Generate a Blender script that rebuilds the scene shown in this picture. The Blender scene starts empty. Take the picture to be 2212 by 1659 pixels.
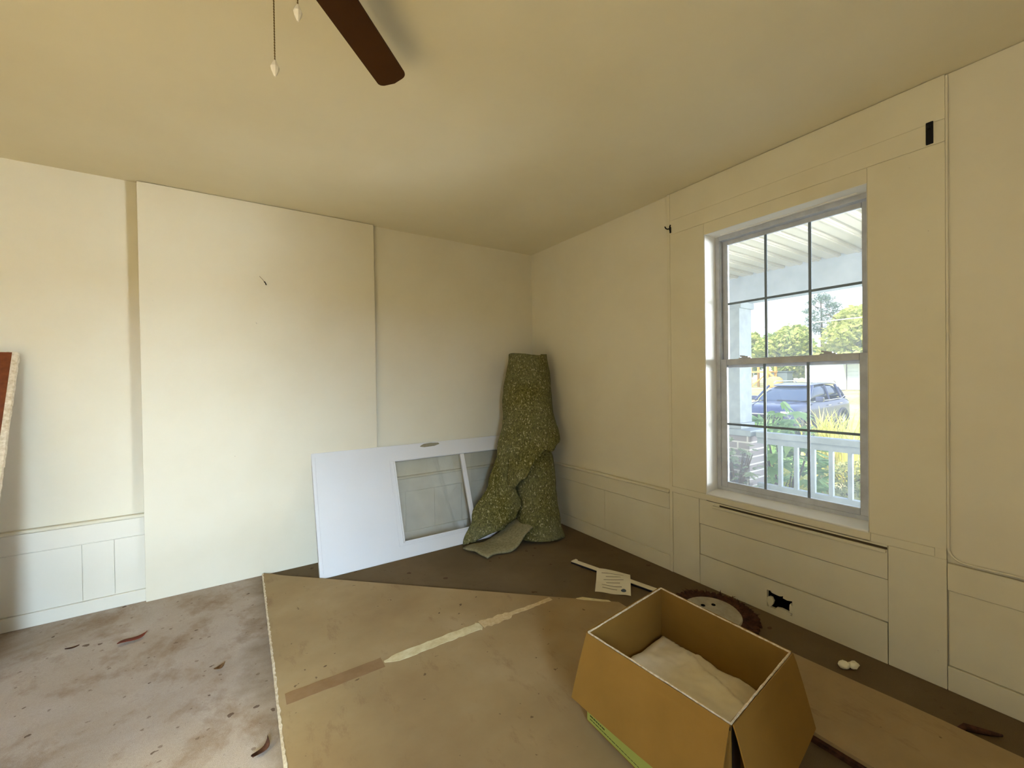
import bpy, bmesh, math, random
from mathutils import Vector, Matrix, noise
random.seed(7)
SC = bpy.context.scene
COL = SC.collection
PI = math.pi

# ------------------------------------------------------------------ helpers
def link(o, parent=None):
    COL.objects.link(o)
    if parent is not None:
        o.parent = parent
    return o

def obj(name, bm, mat, parent=None, smooth=False, bevel=0.0, seg=2, auto=None):
    me = bpy.data.meshes.new(name)
    bmesh.ops.recalc_face_normals(bm, faces=bm.faces)
    bm.to_mesh(me); bm.free()
    if isinstance(mat, (list, tuple)):
        for m in mat: me.materials.append(m)
    else:
        me.materials.append(mat)
    if smooth:
        for p in me.polygons: p.use_smooth = True
    o = bpy.data.objects.new(name, me)
    link(o, parent)
    if bevel:
        b = o.modifiers.new('bevel', 'BEVEL'); b.width = bevel; b.segments = seg
        b.limit_method = 'ANGLE'; b.angle_limit = math.radians(40)
    return o

def thing(name, label, cat, loc=(0, 0, 0), rotz=0.0, group=None):
    o = bpy.data.objects.new(name, None); COL.objects.link(o)
    o.location = loc; o.rotation_euler = (0, 0, rotz)
    o.empty_display_size = .05
    return tag(o, label, cat, group)

def tag(o, label, cat, group=None):
    o['label'] = label; o['category'] = cat
    if group: o['group'] = group
    return o

def struct(o):
    o['kind'] = 'structure'
    return o

def sthing(name, loc=(0, 0, 0)):
    o = bpy.data.objects.new(name, None); COL.objects.link(o); o.location = loc
    o['kind'] = 'structure'
    return o

def box(bm, x0, x1, y0, y1, z0, z1, mi=0, M=None):
    vs = [Vector((x, y, z)) for x in (x0, x1) for y in (y0, y1) for z in (z0, z1)]
    if M is not None: vs = [M @ v for v in vs]
    v = [bm.verts.new(p) for p in vs]
    for f in ((0, 1, 3, 2), (4, 6, 7, 5), (0, 4, 5, 1), (2, 3, 7, 6), (0, 2, 6, 4), (1, 5, 7, 3)):
        fc = bm.faces.new([v[i] for i in f]); fc.material_index = mi
    return v

def B(*a, **k):
    bm = bmesh.new(); box(bm, *a, **k); return bm

def tube(bm, pts, r, n=8, cap=True, mi=0):
    pts = [Vector(p) for p in pts]
    rs = r if isinstance(r, (list, tuple)) else [r] * len(pts)
    rings = []
    up = Vector((0, 0, 1))
    for i, p in enumerate(pts):
        d = (pts[min(i + 1, len(pts) - 1)] - pts[max(i - 1, 0)]).normalized()
        a = d.cross(up)
        if a.length < .01: a = d.cross(Vector((1, 0, 0)))
        a.normalize(); b = d.cross(a).normalized()
        rings.append([bm.verts.new(p + (a * math.cos(2 * PI * k / n) + b * math.sin(2 * PI * k / n)) * rs[i]) for k in range(n)])
    for i in range(len(rings) - 1):
        for k in range(n):
            f = bm.faces.new((rings[i][k], rings[i][(k + 1) % n], rings[i + 1][(k + 1) % n], rings[i + 1][k])); f.material_index = mi
    if cap:
        bm.faces.new(rings[0]); bm.faces.new(rings[-1])
    return rings

def lathe(bm, prof, n=24, M=None, mi=0):
    M = M or Matrix()
    rings = [[bm.verts.new(M @ Vector((r * math.cos(2 * PI * k / n), r * math.sin(2 * PI * k / n), z))) for k in range(n)] for r, z in prof]
    for i in range(len(rings) - 1):
        for k in range(n):
            f = bm.faces.new((rings[i][k], rings[i][(k + 1) % n], rings[i + 1][(k + 1) % n], rings[i + 1][k])); f.material_index = mi
    bm.faces.new(rings[0]); bm.faces.new(rings[-1])

def prism(bm, poly, z0, z1, M=None, mi=0, mside=None):
    """poly: xy list extruded z0..z1"""
    M = M or Matrix()
    a = [bm.verts.new(M @ Vector((p[0], p[1], z0))) for p in poly]
    b = [bm.verts.new(M @ Vector((p[0], p[1], z1))) for p in poly]
    f = bm.faces.new(a[::-1]); f.material_index = mi
    f = bm.faces.new(b); f.material_index = mi
    n = len(poly)
    for i in range(n):
        f = bm.faces.new((a[i], a[(i + 1) % n], b[(i + 1) % n], b[i])); f.material_index = mi if mside is None else mside

def holed_plate(bm, u0, u1, v0, v1, holes, w0, w1, put):
    """plate with rectangular holes; put(u,v,w)->Vector. Cells between hole lines, with inner reveals."""
    us = sorted({u0, u1, *[h[0] for h in holes], *[h[1] for h in holes]})
    vs = sorted({v0, v1, *[h[2] for h in holes], *[h[3] for h in holes]})
    def inh(u, v): return any(h[0] < u < h[1] and h[2] < v < h[3] for h in holes)
    V = {}
    def g(u, v, w):
        k = (round(u, 5), round(v, 5), w)
        if k not in V: V[k] = bm.verts.new(put(u, v, w))
        return V[k]
    nu, nv = len(us) - 1, len(vs) - 1
    solid = [[not inh((us[i] + us[i + 1]) / 2, (vs[j] + vs[j + 1]) / 2) for j in range(nv)] for i in range(nu)]
    for i in range(nu):
        for j in range(nv):
            if not solid[i][j]: continue
            a, b, c, d = us[i], us[i + 1], vs[j], vs[j + 1]
            for w in (w0, w1):
                bm.faces.new((g(a, c, w), g(b, c, w), g(b, d, w), g(a, d, w)))
            if i == 0 or not solid[i - 1][j]: bm.faces.new((g(a, c, w0), g(a, d, w0), g(a, d, w1), g(a, c, w1)))
            if i == nu - 1 or not solid[i + 1][j]: bm.faces.new((g(b, c, w0), g(b, d, w0), g(b, d, w1), g(b, c, w1)))
            if j == 0 or not solid[i][j - 1]: bm.faces.new((g(a, c, w0), g(b, c, w0), g(b, c, w1), g(a, c, w1)))
            if j == nv - 1 or not solid[i][j + 1]: bm.faces.new((g(a, d, w0), g(b, d, w0), g(b, d, w1), g(a, d, w1)))

# ------------------------------------------------------------------ materials
def lin(c):
    return tuple(((x / 255) / 12.92 if x <= 10 else (((x / 255) + .055) / 1.055) ** 2.4) for x in c) + (1,)

def mat(name, rgb, rough=.7, metal=0, spec=.3):
    m = bpy.data.materials.new(name); m.use_nodes = True
    b = m.node_tree.nodes['Principled BSDF']
    b.inputs['Base Color'].default_value = lin(rgb)
    b.inputs['Roughness'].default_value = rough
    b.inputs['Metallic'].default_value = metal
    b.inputs['Specular IOR Level'].default_value = spec
    return m

class NT:
    def __init__(s, m):
        s.m = m; s.t = m.node_tree; s.b = s.t.nodes.get('Principled BSDF')
        s.co = s.t.nodes.new('ShaderNodeTexCoord').outputs['Object']
    def n(s, ty, **k):
        n = s.t.nodes.new(ty)
        for a, v in k.items(): setattr(n, a, v)
        return n
    def l(s, a, b): s.t.links.new(a, b)
    def map(s, scale=(1, 1, 1), rot=(0, 0, 0), loc=(0, 0, 0)):
        n = s.n('ShaderNodeMapping'); s.l(s.co, n.inputs[0])
        n.inputs['Scale'].default_value = scale; n.inputs['Rotation'].default_value = rot; n.inputs['Location'].default_value = loc
        return n.outputs[0]
    def noise(s, scale, detail=4, rough=.55, vec=None, dist=0):
        n = s.n('ShaderNodeTexNoise'); n.inputs['Scale'].default_value = scale
        n.inputs['Detail'].default_value = detail; n.inputs['Roughness'].default_value = rough
        n.inputs['Distortion'].default_value = dist
        s.l(vec or s.co, n.inputs['Vector']); return n.outputs['Fac']
    def ramp(s, fac, stops):
        r = s.n('ShaderNodeValToRGB'); e = r.color_ramp.elements
        while len(e) < len(stops): e.new(.5)
        for el, (p, c) in zip(e, stops):
            el.position = p; el.color = c if len(c) == 4 else tuple(c) + (1,)
        s.l(fac, r.inputs[0]); return r.outputs[0]
    def mix(s, fac, a, b, mode='MIX'):
        n = s.n('ShaderNodeMix', data_type='RGBA', blend_type=mode)
        if isinstance(fac, (int, float)): n.inputs[0].default_value = fac
        else: s.l(fac, n.inputs[0])
        for i, v in ((6, a), (7, b)):
            if isinstance(v, tuple): n.inputs[i].default_value = v
            else: s.l(v, n.inputs[i])
        return n.outputs[2]
    def base(s, c): s.l(c, s.b.inputs['Base Color'])
    def bump(s, h, st=.3, d=.005):
        n = s.n('ShaderNodeBump'); n.inputs['Strength'].default_value = st; n.inputs['Distance'].default_value = d
        s.l(h, n.inputs['Height']); s.l(n.outputs[0], s.b.inputs['Normal'])
    def crumbs(s, scale, keep, size):
        v = s.n('ShaderNodeTexVoronoi'); v.inputs['Scale'].default_value = scale
        w = s.n('ShaderNodeVectorMath', operation='ADD'); z = s.n('ShaderNodeTexNoise'); z.inputs['Scale'].default_value = scale * 2.5
        s.l(s.co, z.inputs['Vector']); k = s.n('ShaderNodeVectorMath', operation='SCALE'); k.inputs['Scale'].default_value = .45 / scale
        s.l(z.outputs['Color'], k.inputs[0]); s.l(s.co, w.inputs[0]); s.l(k.outputs[0], w.inputs[1]); s.l(w.outputs[0], v.inputs['Vector'])
        c = s.n('ShaderNodeSeparateColor'); s.l(v.outputs['Color'], c.inputs[0])
        a = s.math('LESS_THAN', c.outputs[0], keep)
        r = s.math('MULTIPLY', c.outputs[1], size)
        return s.math('MULTIPLY', a, s.math('LESS_THAN', v.outputs['Distance'], r))
    def math(s, op, a, b=0.0):
        n = s.n('ShaderNodeMath', operation=op)
        for i, v in ((0, a), (1, b)):
            if isinstance(v, (int, float)): n.inputs[i].default_value = v
            else: s.l(v, n.inputs[i])
        return n.outputs[0]

W_ = lambda v: (v, v, v, 1)

def paint(name, rgb, dirt=.35, specks=True, bump=.12, bscale=18):
    m = mat(name, rgb, .62, 0, .35); t = NT(m)
    c = lin(rgb)
    d = tuple(x * y for x, y in zip(c[:3], (.80, .74, .62))) + (1,)
    big = t.ramp(t.noise(1.6, 5, .6), [(.42, W_(0)), (.75, W_(1))])
    col = t.mix(t.math('MULTIPLY', big, dirt), c, d)
    if specks:
        sp = t.ramp(t.noise(38, 3, .6), [(.745, W_(0)), (.79, W_(1))])
        ms = t.ramp(t.noise(2.3, 2, .5), [(.5, W_(0)), (.62, W_(1))])
        col = t.mix(t.math('MULTIPLY', t.math('MULTIPLY', sp, ms), .55), col, lin((96, 78, 52)))
    t.base(col)
    t.bump(t.noise(bscale, 5, .6), bump, .004)
    return m

def simple_noise(name, rgb1, rgb2, scale, rough=.8, bump=.2, stretch=(1, 1, 1), spec=.2, detail=5, lo=.35, hi=.65, metal=0):
    m = mat(name, rgb1, rough, metal, spec); t = NT(m)
    v = t.map(stretch)
    f = t.noise(scale, detail, .6, v)
    t.base(t.ramp(f, [(lo, lin(rgb1)), (hi, lin(rgb2))]))
    if bump: t.bump(f, bump, .003)
    return m

M_wall = paint('wall_cream', (226, 219, 195), .30)
M_trim = paint('painted_boards', (224, 217, 190), .40)
M_wallwhite = paint('wainscot_white', (228, 223, 204), .25)
M_ceil = paint('ceiling_plaster', (230, 222, 194), .25, specks=False, bump=.35, bscale=7)
M_gap = mat('grimy_gap', (70, 58, 38), .9)
M_vinyl = simple_noise('window_vinyl', (196, 200, 206), (178, 182, 188), 14, .45, .05, spec=.4)
M_grid = mat('window_grid', (120, 134, 146), .5)
M_jamb = paint('jamb_white', (236, 234, 226), .35)
M_doorw = paint('door_white', (220, 219, 216), .16, specks=False, bump=.1)
M_dark = mat('dark_void', (14, 12, 10), .95, 0, .05)
M_iron = mat('black_iron', (26, 24, 22), .6, .4, .3)
M_brass = mat('chain_metal', (120, 100, 60), .4, .8)
M_fob = mat('ceramic_fob', (242, 236, 220), .3, 0, .5)

# dark walnut fan blade
M_blade = mat('walnut_blade', (92, 52, 20), .5, 0, .15); t = NT(M_blade)
f = t.noise(5, 6, .6, t.map((1, 1, 1), (0, 0, PI / 4)))
t.base(t.ramp(f, [(.3, lin((64, 38, 10))), (.7, lin((76, 46, 14)))]))

# carpet
M_carpet = mat('dirty_carpet', (150, 138, 120), .97, 0, .05); t = NT(M_carpet)
fib = t.noise(420, 3, .7)
n1 = t.noise(1.5, 7, .62, None, .4)
n2 = t.noise(3.2, 9, .72, t.map((1.25, 1, 1), (0, 0, .5)), .15)
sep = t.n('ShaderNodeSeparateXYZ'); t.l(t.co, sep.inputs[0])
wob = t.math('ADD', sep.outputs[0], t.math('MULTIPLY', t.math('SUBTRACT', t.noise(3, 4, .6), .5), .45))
dusty = t.ramp(t.math('MULTIPLY', t.math('ADD', wob, 4.0), .25), [(.395, W_(1)), (.445, W_(0))])   # paler west side: plaster dust plus window light put into the colour
clean = t.ramp(n1, [(.35, lin((104, 88, 64))), (.7, lin((122, 104, 78)))])
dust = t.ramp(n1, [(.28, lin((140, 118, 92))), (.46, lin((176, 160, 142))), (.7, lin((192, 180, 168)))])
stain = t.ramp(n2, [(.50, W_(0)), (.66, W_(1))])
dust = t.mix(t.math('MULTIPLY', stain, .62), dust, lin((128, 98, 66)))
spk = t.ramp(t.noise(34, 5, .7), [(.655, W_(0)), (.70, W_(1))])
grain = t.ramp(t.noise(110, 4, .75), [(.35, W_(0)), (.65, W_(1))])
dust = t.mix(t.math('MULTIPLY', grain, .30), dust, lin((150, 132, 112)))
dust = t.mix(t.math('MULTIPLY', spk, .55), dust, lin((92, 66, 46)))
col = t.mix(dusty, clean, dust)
col = t.mix(t.math('MULTIPLY', t.crumbs(13, .30, .22), .75), col, lin((84, 62, 46)))
col = t.mix(t.math('MULTIPLY', t.crumbs(30, .35, .25), .5), col, lin((100, 80, 62)))
col = t.mix(.25, col, t.ramp(fib, [(.3, W_(.25)), (.7, W_(.9))]), 'OVERLAY')
t.base(col)
t.bump(t.math('ADD', fib, t.math('MULTIPLY', n2, 1.5)), .5, .006)

# brown drywall back paper
M_sheet = mat('drywall_brown_paper', (176, 144, 102), .75, 0, .25); t = NT(M_sheet)
f = t.noise(1.8, 6, .6)
col = t.ramp(f, [(.3, lin((146, 120, 82))), (.55, lin((162, 138, 98))), (.75, lin((174, 152, 114)))])
sc_ = t.ramp(t.noise(3.5, 7, .72, t.map((2.6, 1, 1), (0, 0, .3))), [(.56, W_(0)), (.68, W_(1))])
col = t.mix(t.math('MULTIPLY', sc_, .45), col, lin((122, 90, 62)))
sp = t.ramp(t.noise(30, 2, .5), [(.735, W_(0)), (.76, W_(1))])
col = t.mix(t.math('MULTIPLY', sp, .7), col, lin((86, 62, 38)))
col = t.mix(t.math('MULTIPLY', t.crumbs(8, .30, .07), .8), col, lin((74, 52, 32)))
t.base(col); t.bump(t.noise(60, 4, .6), .08, .002)
M_gyp = simple_noise('gypsum_edge', (226, 214, 190), (196, 178, 146), 60, .9, .5)
M_tape = simple_noise('joint_tape', (226, 214, 172), (208, 192, 146), 30, .85, .2)
M_tapeb = simple_noise('brown_joint', (138, 108, 72), (150, 120, 84), 12, .8, .1)

# rebond carpet padding
M_pad = mat('rebond_padding', (110, 104, 56), .95, 0, .1); t = NT(M_pad)
vo = t.n('ShaderNodeTexVoronoi'); vo.inputs['Scale'].default_value = 150
wv = t.n('ShaderNodeVectorMath', operation='ADD'); nz = t.n('ShaderNodeTexNoise'); nz.inputs['Scale'].default_value = 30
t.l(t.co, nz.inputs['Vector']); sc2 = t.n('ShaderNodeVectorMath', operation='SCALE'); sc2.inputs['Scale'].default_value = .02
t.l(nz.outputs['Color'], sc2.inputs[0]); t.l(t.map((1, 1, .6)), wv.inputs[0]); t.l(sc2.outputs[0], wv.inputs[1])
t.l(wv.outputs[0], vo.inputs['Vector'])
sx = t.n('ShaderNodeSeparateColor'); t.l(vo.outputs['Color'], sx.inputs[0])
col = t.ramp(sx.outputs[0], [(.0, lin((78, 74, 34))), (.30, lin((100, 94, 46))), (.60, lin((112, 106, 58))), (.84, lin((128, 120, 72))), (.94, lin((172, 162, 120)))])
col.node.color_ramp.interpolation = 'CONSTANT'
big = t.ramp(t.noise(2.2, 4, .5), [(.35, W_(0)), (.65, W_(1))])
col = t.mix(t.math('MULTIPLY', big, .35), col, lin((136, 138, 112)))
t.base(col); t.bump(t.math('ADD', t.noise(40, 5, .7), sx.outputs[1]), .7, .006)
M_pad2 = simple_noise('pad_underside', (150, 140, 106), (126, 118, 84), 60, .95, .5)

# cardboard
M_card = mat('cardboard', (176, 134, 66), .8, 0, .2); t = NT(M_card)
f = t.noise(3, 5, .6)
col = t.ramp(f, [(.3, lin((134, 102, 44))), (.7, lin((150, 114, 52)))])
t.base(col); t.bump(t.noise(90, 2, .5, t.map((1, 1, .05))), .1, .002)
M_cardedge = simple_noise('lit_board_edge', (238, 228, 208), (206, 182, 140), 90, .8, .4)  # pale tone carries the highlight along the crushed fold
M_lime = mat('lime_label', (168, 174, 84), .6)
M_ink = mat('dark_ink', (58, 62, 30), .8)
M_foam = simple_noise('crumpled_white_paper', (246, 238, 216), (232, 220, 190), 5, .8, .25, spec=.3)
M_paper = mat('white_paper', (232, 224, 200), .8)
M_ink2 = mat('grey_print', (150, 140, 118), .8)
M_blue = mat('blue_grey_print', (72, 84, 98), .7)
M_whitepl = mat('white_plastic', (226, 216, 186), .45, 0, .4)
M_navy = mat('dark_underside', (26, 22, 30), .6)
M_rust = simple_noise('rusty_dark_iron', (52, 32, 22), (86, 54, 36), 40, .85, .5)
M_pale = simple_noise('pale_disc_face', (184, 176, 156), (160, 150, 128), 12, .7, .1)
M_redleaf = mat('red_brown_leaf', (110, 50, 30), .8)
M_tan = simple_noise('dry_leaf', (120, 88, 54), (92, 66, 40), 40, .9, .3)
M_redwood = simple_noise('reddish_wood', (98, 46, 16), (118, 58, 22), 5, .5, .05, (6, 6, .6), .4)

# glass: clear with a film of dust
def glass(name, film=.12, filmcol=(200, 210, 215), refl=.5, speck=.0):
    m = bpy.data.materials.new(name); m.use_nodes = True; nt = m.node_tree
    for n in list(nt.nodes): nt.nodes.remove(n)
    t = NT.__new__(NT); t.m = m; t.t = nt; t.b = None
    t.co = nt.nodes.new('ShaderNodeTexCoord').outputs['Object']
    out = nt.nodes.new('ShaderNodeOutputMaterial')
    tr = nt.nodes.new('ShaderNodeBsdfTransparent'); gl = nt.nodes.new('ShaderNodeBsdfGlossy'); gl.inputs['Roughness'].default_value = .01
    fr = nt.nodes.new('ShaderNodeFresnel'); fr.inputs['IOR'].default_value = 1.45
    m1 = nt.nodes.new('ShaderNodeMixShader')
    nt.links.new(t.math('MULTIPLY', fr.outputs[0], refl), m1.inputs[0]); nt.links.new(tr.outputs[0], m1.inputs[1]); nt.links.new(gl.outputs[0], m1.inputs[2])
    df = nt.nodes.new('ShaderNodeBsdfDiffuse'); df.inputs['Color'].default_value = lin(filmcol)
    tl = nt.nodes.new('ShaderNodeBsdfTranslucent'); tl.inputs['Color'].default_value = lin(filmcol)
    a = nt.nodes.new('ShaderNodeMixShader'); a.inputs[0].default_value = .6
    nt.links.new(df.outputs[0], a.inputs[1]); nt.links.new(tl.outputs[0], a.inputs[2])
    fac = t.math('MULTIPLY', t.ramp(t.noise(6, 6, .65), [(.3, W_(.5)), (.7, W_(1))]), film)
    if speck:
        fac = t.math('ADD', fac, t.math('MULTIPLY', t.ramp(t.noise(120, 2, .5), [(.74, W_(0)), (.78, W_(1))]), speck))
    m2 = nt.nodes.new('ShaderNodeMixShader')
    nt.links.new(fac, m2.inputs[0]); nt.links.new(m1.outputs[0], m2.inputs[1]); nt.links.new(a.outputs[0], m2.inputs[2])
    nt.links.new(m2.outputs[0], out.inputs[0])
    return m
M_pane = glass('dusty_window_glass', .10, (205, 214, 224), .6, .10)
M_doorglass = glass('door_lite_glass', .12, (200, 190, 160), 1.6)

# ------------------------------------------------------------------ room shell
H = 2.5
XL, YN = -4.7, -5.2        # left wall, near wall (behind the camera)
T = .15
WY0, WY1, WZ0, WZ1 = -2.61, -1.815, .577, 2.16     # visible window opening
YB0, YB1 = -2.862, -1.575                          # boarded bay round the window
OUT = (-2.29, -2.165, .035, .125)

bm = bmesh.new()
holed_plate(bm, YN, T, -.05, H + .05, [(WY0, WY1, WZ0, WZ1), OUT], 0.0, T, lambda u, v, w: Vector((w, u, v)))
struct(obj('wall_right', bm, M_wall))
struct(obj('wall_back', B(XL, 0, 0, T, 0, H), M_wall))
bm = bmesh.new()
HA = (-3.75, -2.55, .55, 2.1)    # window opening in the left wall
holed_plate(bm, YN, T, 0, H, [HA], XL - T, XL, lambda u, v, w: Vector((w, u, v)))
struct(obj('wall_left', bm, M_wall))
bm = bmesh.new()
HB = (-3.6, -2.5, .55, 2.1)    # window opening in the near wall, behind the camera
holed_plate(bm, XL - T, T, 0, H, [HB], YN - T, YN, lambda u, v, w: Vector((u, w, v)))
struct(obj('wall_near', bm, M_wall))
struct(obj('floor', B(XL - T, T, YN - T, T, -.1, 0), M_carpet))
# ceiling: grid with faint plaster sag
bm = bmesh.new()
nx, ny = 60, 60
vv = [[bm.verts.new((XL + (0 - XL) * i / nx, YN + (0 - YN) * j / ny,
      H - .004 * abs(noise.noise(Vector((i * .12, j * .12, 3)))) - (.010 * math.exp(-(((XL + (0 - XL) * i / nx) + 1.75) ** 2 / .05 + ((YN + (0 - YN) * j / ny) + .75) ** 2 / .03)))
      )) for j in range(ny + 1)] for i in range(nx + 1)]
for i in range(nx):
    for j in range(ny): bm.faces.new((vv[i][j], vv[i + 1][j], vv[i + 1][j + 1], vv[i][j + 1]))
o = obj('ceiling', bm, M_ceil, smooth=True); struct(o)
struct(obj('trim_1', B(XL - T, T, YN - T, T, H + .012, H + .1), M_ceil))   # roof deck above the plaster

# --- proud closed-off section of the back wall
SX0, SX1, SP = -2.897, -1.523, -.040
struct(obj('trim_2', B(SX0, SX1, SP, 0, 0, H - .004), M_wall, bevel=.002))
# --- wainscot, back wall left / right of the section
def wains_back(n, x0, x1, joints):
    r = sthing('trim_%d' % n)
    obj('panel', B(x0, x1, -.006, 0, .07, .41), M_wallwhite, r)
    js = [x0] + joints + [x1]
    for a, b in zip(js[:-1], js[1:]):
        obj('board', B(a + .0012, b - .0012, -.012, -.006, .079, .396), M_wallwhite, r, bevel=.0015)
    obj('rail', B(x0, x1, -.022, 0, .402, .505), M_wallwhite, r, bevel=.003)
    obj('cap', B(x0, x1 + (.0 if x1 > -1 else .004), -.040, 0, .509, .528), M_trim, r, bevel=.006)
    bm = bmesh.new(); box(bm, x0, x1, -.0215, 0, 0, .0745)
    obj('baseboard', bm, M_wallwhite, r, bevel=.004)
wains_back(3, XL, SX0 - .0005, [-4.4, -4.1, -3.8, -3.49, -3.17, -3.035])
wains_back(4, SX1 + .0005, -.03, [-1.3, -1.05, -.8, -.55, -.3])
# --- wainscot, window wall, corner to bay
r = sthing('trim_5')
y0, y1 = YB1 + .022, -.042
obj('panel', B(-.004, 0, y0, y1, .09, .42), M_trim, r)
for a, b in ((y0, -.95), (-.95, y1)):
    obj('board', B(-.010, -.004, a + .0008, b - .0008, .104, .410), M_trim, r, bevel=.0015)
obj('rail', B(-.020, 0, y0, y1, .414, .520), M_trim, r, bevel=.003)
obj('cap', B(-.036, 0, y0, y1, .524, .543), M_trim, r, bevel=.006)
obj('baseboard', B(-.020, 0, y0, y1, 0, .098), M_trim, r, bevel=.003)
obj('strip', B(-.022, 0, YB1 - .002, YB1 + .020, 0, H - .004), M_trim, r, bevel=.002)

# --- boarded bay round the window
r = sthing('trim_6')
D1 = -.018
def wb(name, ya, yb, za, zb, d=D1, bv=.0015, m=None):
    return obj(name, B(d, 0, ya, yb, za, zb), m or M_trim, r, bevel=bv)
g = .0018
wb('casing', WY1 + .001, YB1 - .001, .575, 2.2285)
wb('casing', YB0, WY0 - .001, .572, 2.228)
wb('header', YB0, YB1 - .001, 2.2295, 2.319, D1 - .002)
wb('header', YB0, YB1 - .001, 2.320, H - .004, D1)
bm = bmesh.new()
holed_plate(bm, YB0 + .001, YB1 - .0015, .53, H - .006, [(WY0 - .001, WY1 + .001, .53, WZ1 + .001)], D1 + .0022, -.001, lambda u, v, w: Vector((w, u, v)))
obj('caulk', bm, M_trim, r)
wb('header', WY0 - .0005, WY1 + .0005, 2.161, 2.2285, D1)
wb('strip', WY0 - .006, YB1 - .001, .535, .572, D1 - .004)
wb('strip', -2.827, WY0 - .008, .535, .570, D1 - .003)
# framing below the sill with a recessed field
AP = (-2.676, -1.768, .185, .377)
wb('stile', AP[1] + g, YB1 - .003, .0, .532)
wb('stile', YB0, AP[0] - g, .0, .532)
wb('rail', AP[0], AP[1], AP[3] + g, .530)
wb('field', AP[0], AP[1], AP[2] + g, AP[3] - g, D1 + .005)
bm = bmesh.new()
holed_plate(bm, AP[0] + g, AP[1] - g, .0, AP[2] - g, [OUT], D1, 0, lambda u, v, w: Vector((w, u, v)))
obj('rail', bm, M_trim, r)
# dark slot and loose lath under the stool
obj('lath', B(D1 - .012, D1, -2.672, -1.86, .498, .512), M_trim, r, bevel=.002)
obj('slot', B(D1 - .0015, D1 + .002, -2.675, -1.90, .5125, .5225), M_gap, r)
# wall right of the bay: stile, framed panels
obj('rail', B(D1, 0, YN, YB0 - g, .41, .520), M_trim, r, bevel=.002)
obj('rail', B(D1, 0, YN, YB0 - g, 0, .098), M_trim, r, bevel=.002)
for a, b in ((YN, -4.0), (-4.0, YB0 - g)):
    obj('field', B(D1 + .008, 0, a, b - g, .101, .407), M_trim, r, bevel=.002)
# plaster field with a rounded lower corner, its edge a raised plaster lip
bm = bmesh.new()
R_ = .05
prof = [(YB0 - .004, H - .004)] + [(YB0 - .004 - R_ + R_ * math.cos(a), .532 + R_ - R_ * math.sin(a)) for a in [k * PI / 16 for k in range(9)]] + [(YN, .532), (YN, H - .004)]
prism(bm, prof, D1 + .012, .0, M=Matrix(((0, 0, 1, 0), (1, 0, 0, 0), (0, 1, 0, 0), (0, 0, 0, 1))))
obj('plaster', bm, M_wall, r)
# raised bead that outlines it
bm = bmesh.new()
path = [(-.014, YB0 - .004, 2.49)] + [(-.014, p[0], p[1]) for p in prof[1:-2]] + [(-.014, YN + .01, .532)]
tube(bm, path, .0045, 6)
obj('bead', bm, M_wall, r)

# --- ragged outlet hole: box behind, torn plaster lumps round the rim
r = sthing('trim_7')
bm = bmesh.new()
box(bm, .09, .10, OUT[0], OUT[1], OUT[2], OUT[3])
obj('cavity', bm, M_dark, r)
bm = bmesh.new()
for (ya, yb, za, zb) in ((OUT[0], OUT[0] + .004, OUT[2], OUT[3]), (OUT[1] - .004, OUT[1], OUT[2], OUT[3]), (OUT[0], OUT[1], OUT[2], OUT[2] + .004), (OUT[0], OUT[1], OUT[3] - .004, OUT[3])):
    box(bm, .001, .09, ya, yb, za, zb)
obj('outlet_box', bm, M_dark, r)
bm = bmesh.new()
rr = random.Random(3)
def lump(yc, zc, w, h):
    n = 9; poly = []
    for k in range(n):
        a = 2 * PI * k / n; q = .7 + .45 * rr.random()
        poly.append((yc + w * q * math.cos(a), zc + h * q * math.sin(a)))
    prism(bm, poly, D1 + .001, -.004, M=Matrix(((0, 0, 1, 0), (1, 0, 0, 0), (0, 1, 0, 0), (0, 0, 0, 1))))
lump(OUT[1] - .016, OUT[2] + .03, .02, .032)
lump(OUT[0] + .02, OUT[3] - .006, .03, .012)
lump(OUT[0] + .006, OUT[2] + .035, .009, .03)
lump(OUT[0] + .045, OUT[2] + .004, .04, .013)
lump(OUT[1] - .05, OUT[3] - .004, .03, .008)
obj('torn_plaster', bm, M_trim, r)

# ------------------------------------------------------------------ visible window
win = sthing('window_1')
# jambs
bm = bmesh.new()
box(bm, D1 - .0005, .14, WY1 - .006, WY1 + .0005, WZ0 - .0, WZ1)
box(bm, D1 - .0005, .14, WY0 - .0005, WY0 + .001, WZ0 - .0, WZ1)
box(bm, D1 - .0005, .14, WY0, WY1, WZ1 - .002, WZ1 + .0005)
obj('jamb', bm, M_jamb, win)
bm = bmesh.new()
s = [(-.024, .572), (-.024, .577), (.10, .590), (.15, .590), (.15, .560), (-.018, .560)]
prism(bm, s, WY0 + .0, WY1, M=Matrix(((1, 0, 0, 0), (0, 0, 1, 0), (0, 1, 0, 0), (0, 0, 0, 1))))
obj('sill', bm, M_jamb, win, bevel=.003)
XF = .095      # inner face of the vinyl frame
bm = bmesh.new()
fz0, fz1 = .588, WZ1
box(bm, XF, .15, WY1 - .030, WY1, fz0, fz1); box(bm, XF, .15, WY0, WY0 + .030, fz0, fz1)
box(bm, XF, .15, WY0 + .030, WY1 - .030, fz1 - .028, fz1); box(bm, XF, .15, WY0 + .030, WY1 - .030, fz0, fz0 + .022)
for yy in (WY1 - .034, WY0 + .030):
    box(bm, XF + .006, XF + .012, yy, yy + .004, fz0 + .02, fz1 - .03)
obj('window_frame', bm, M_vinyl, win, bevel=.002)
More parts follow.
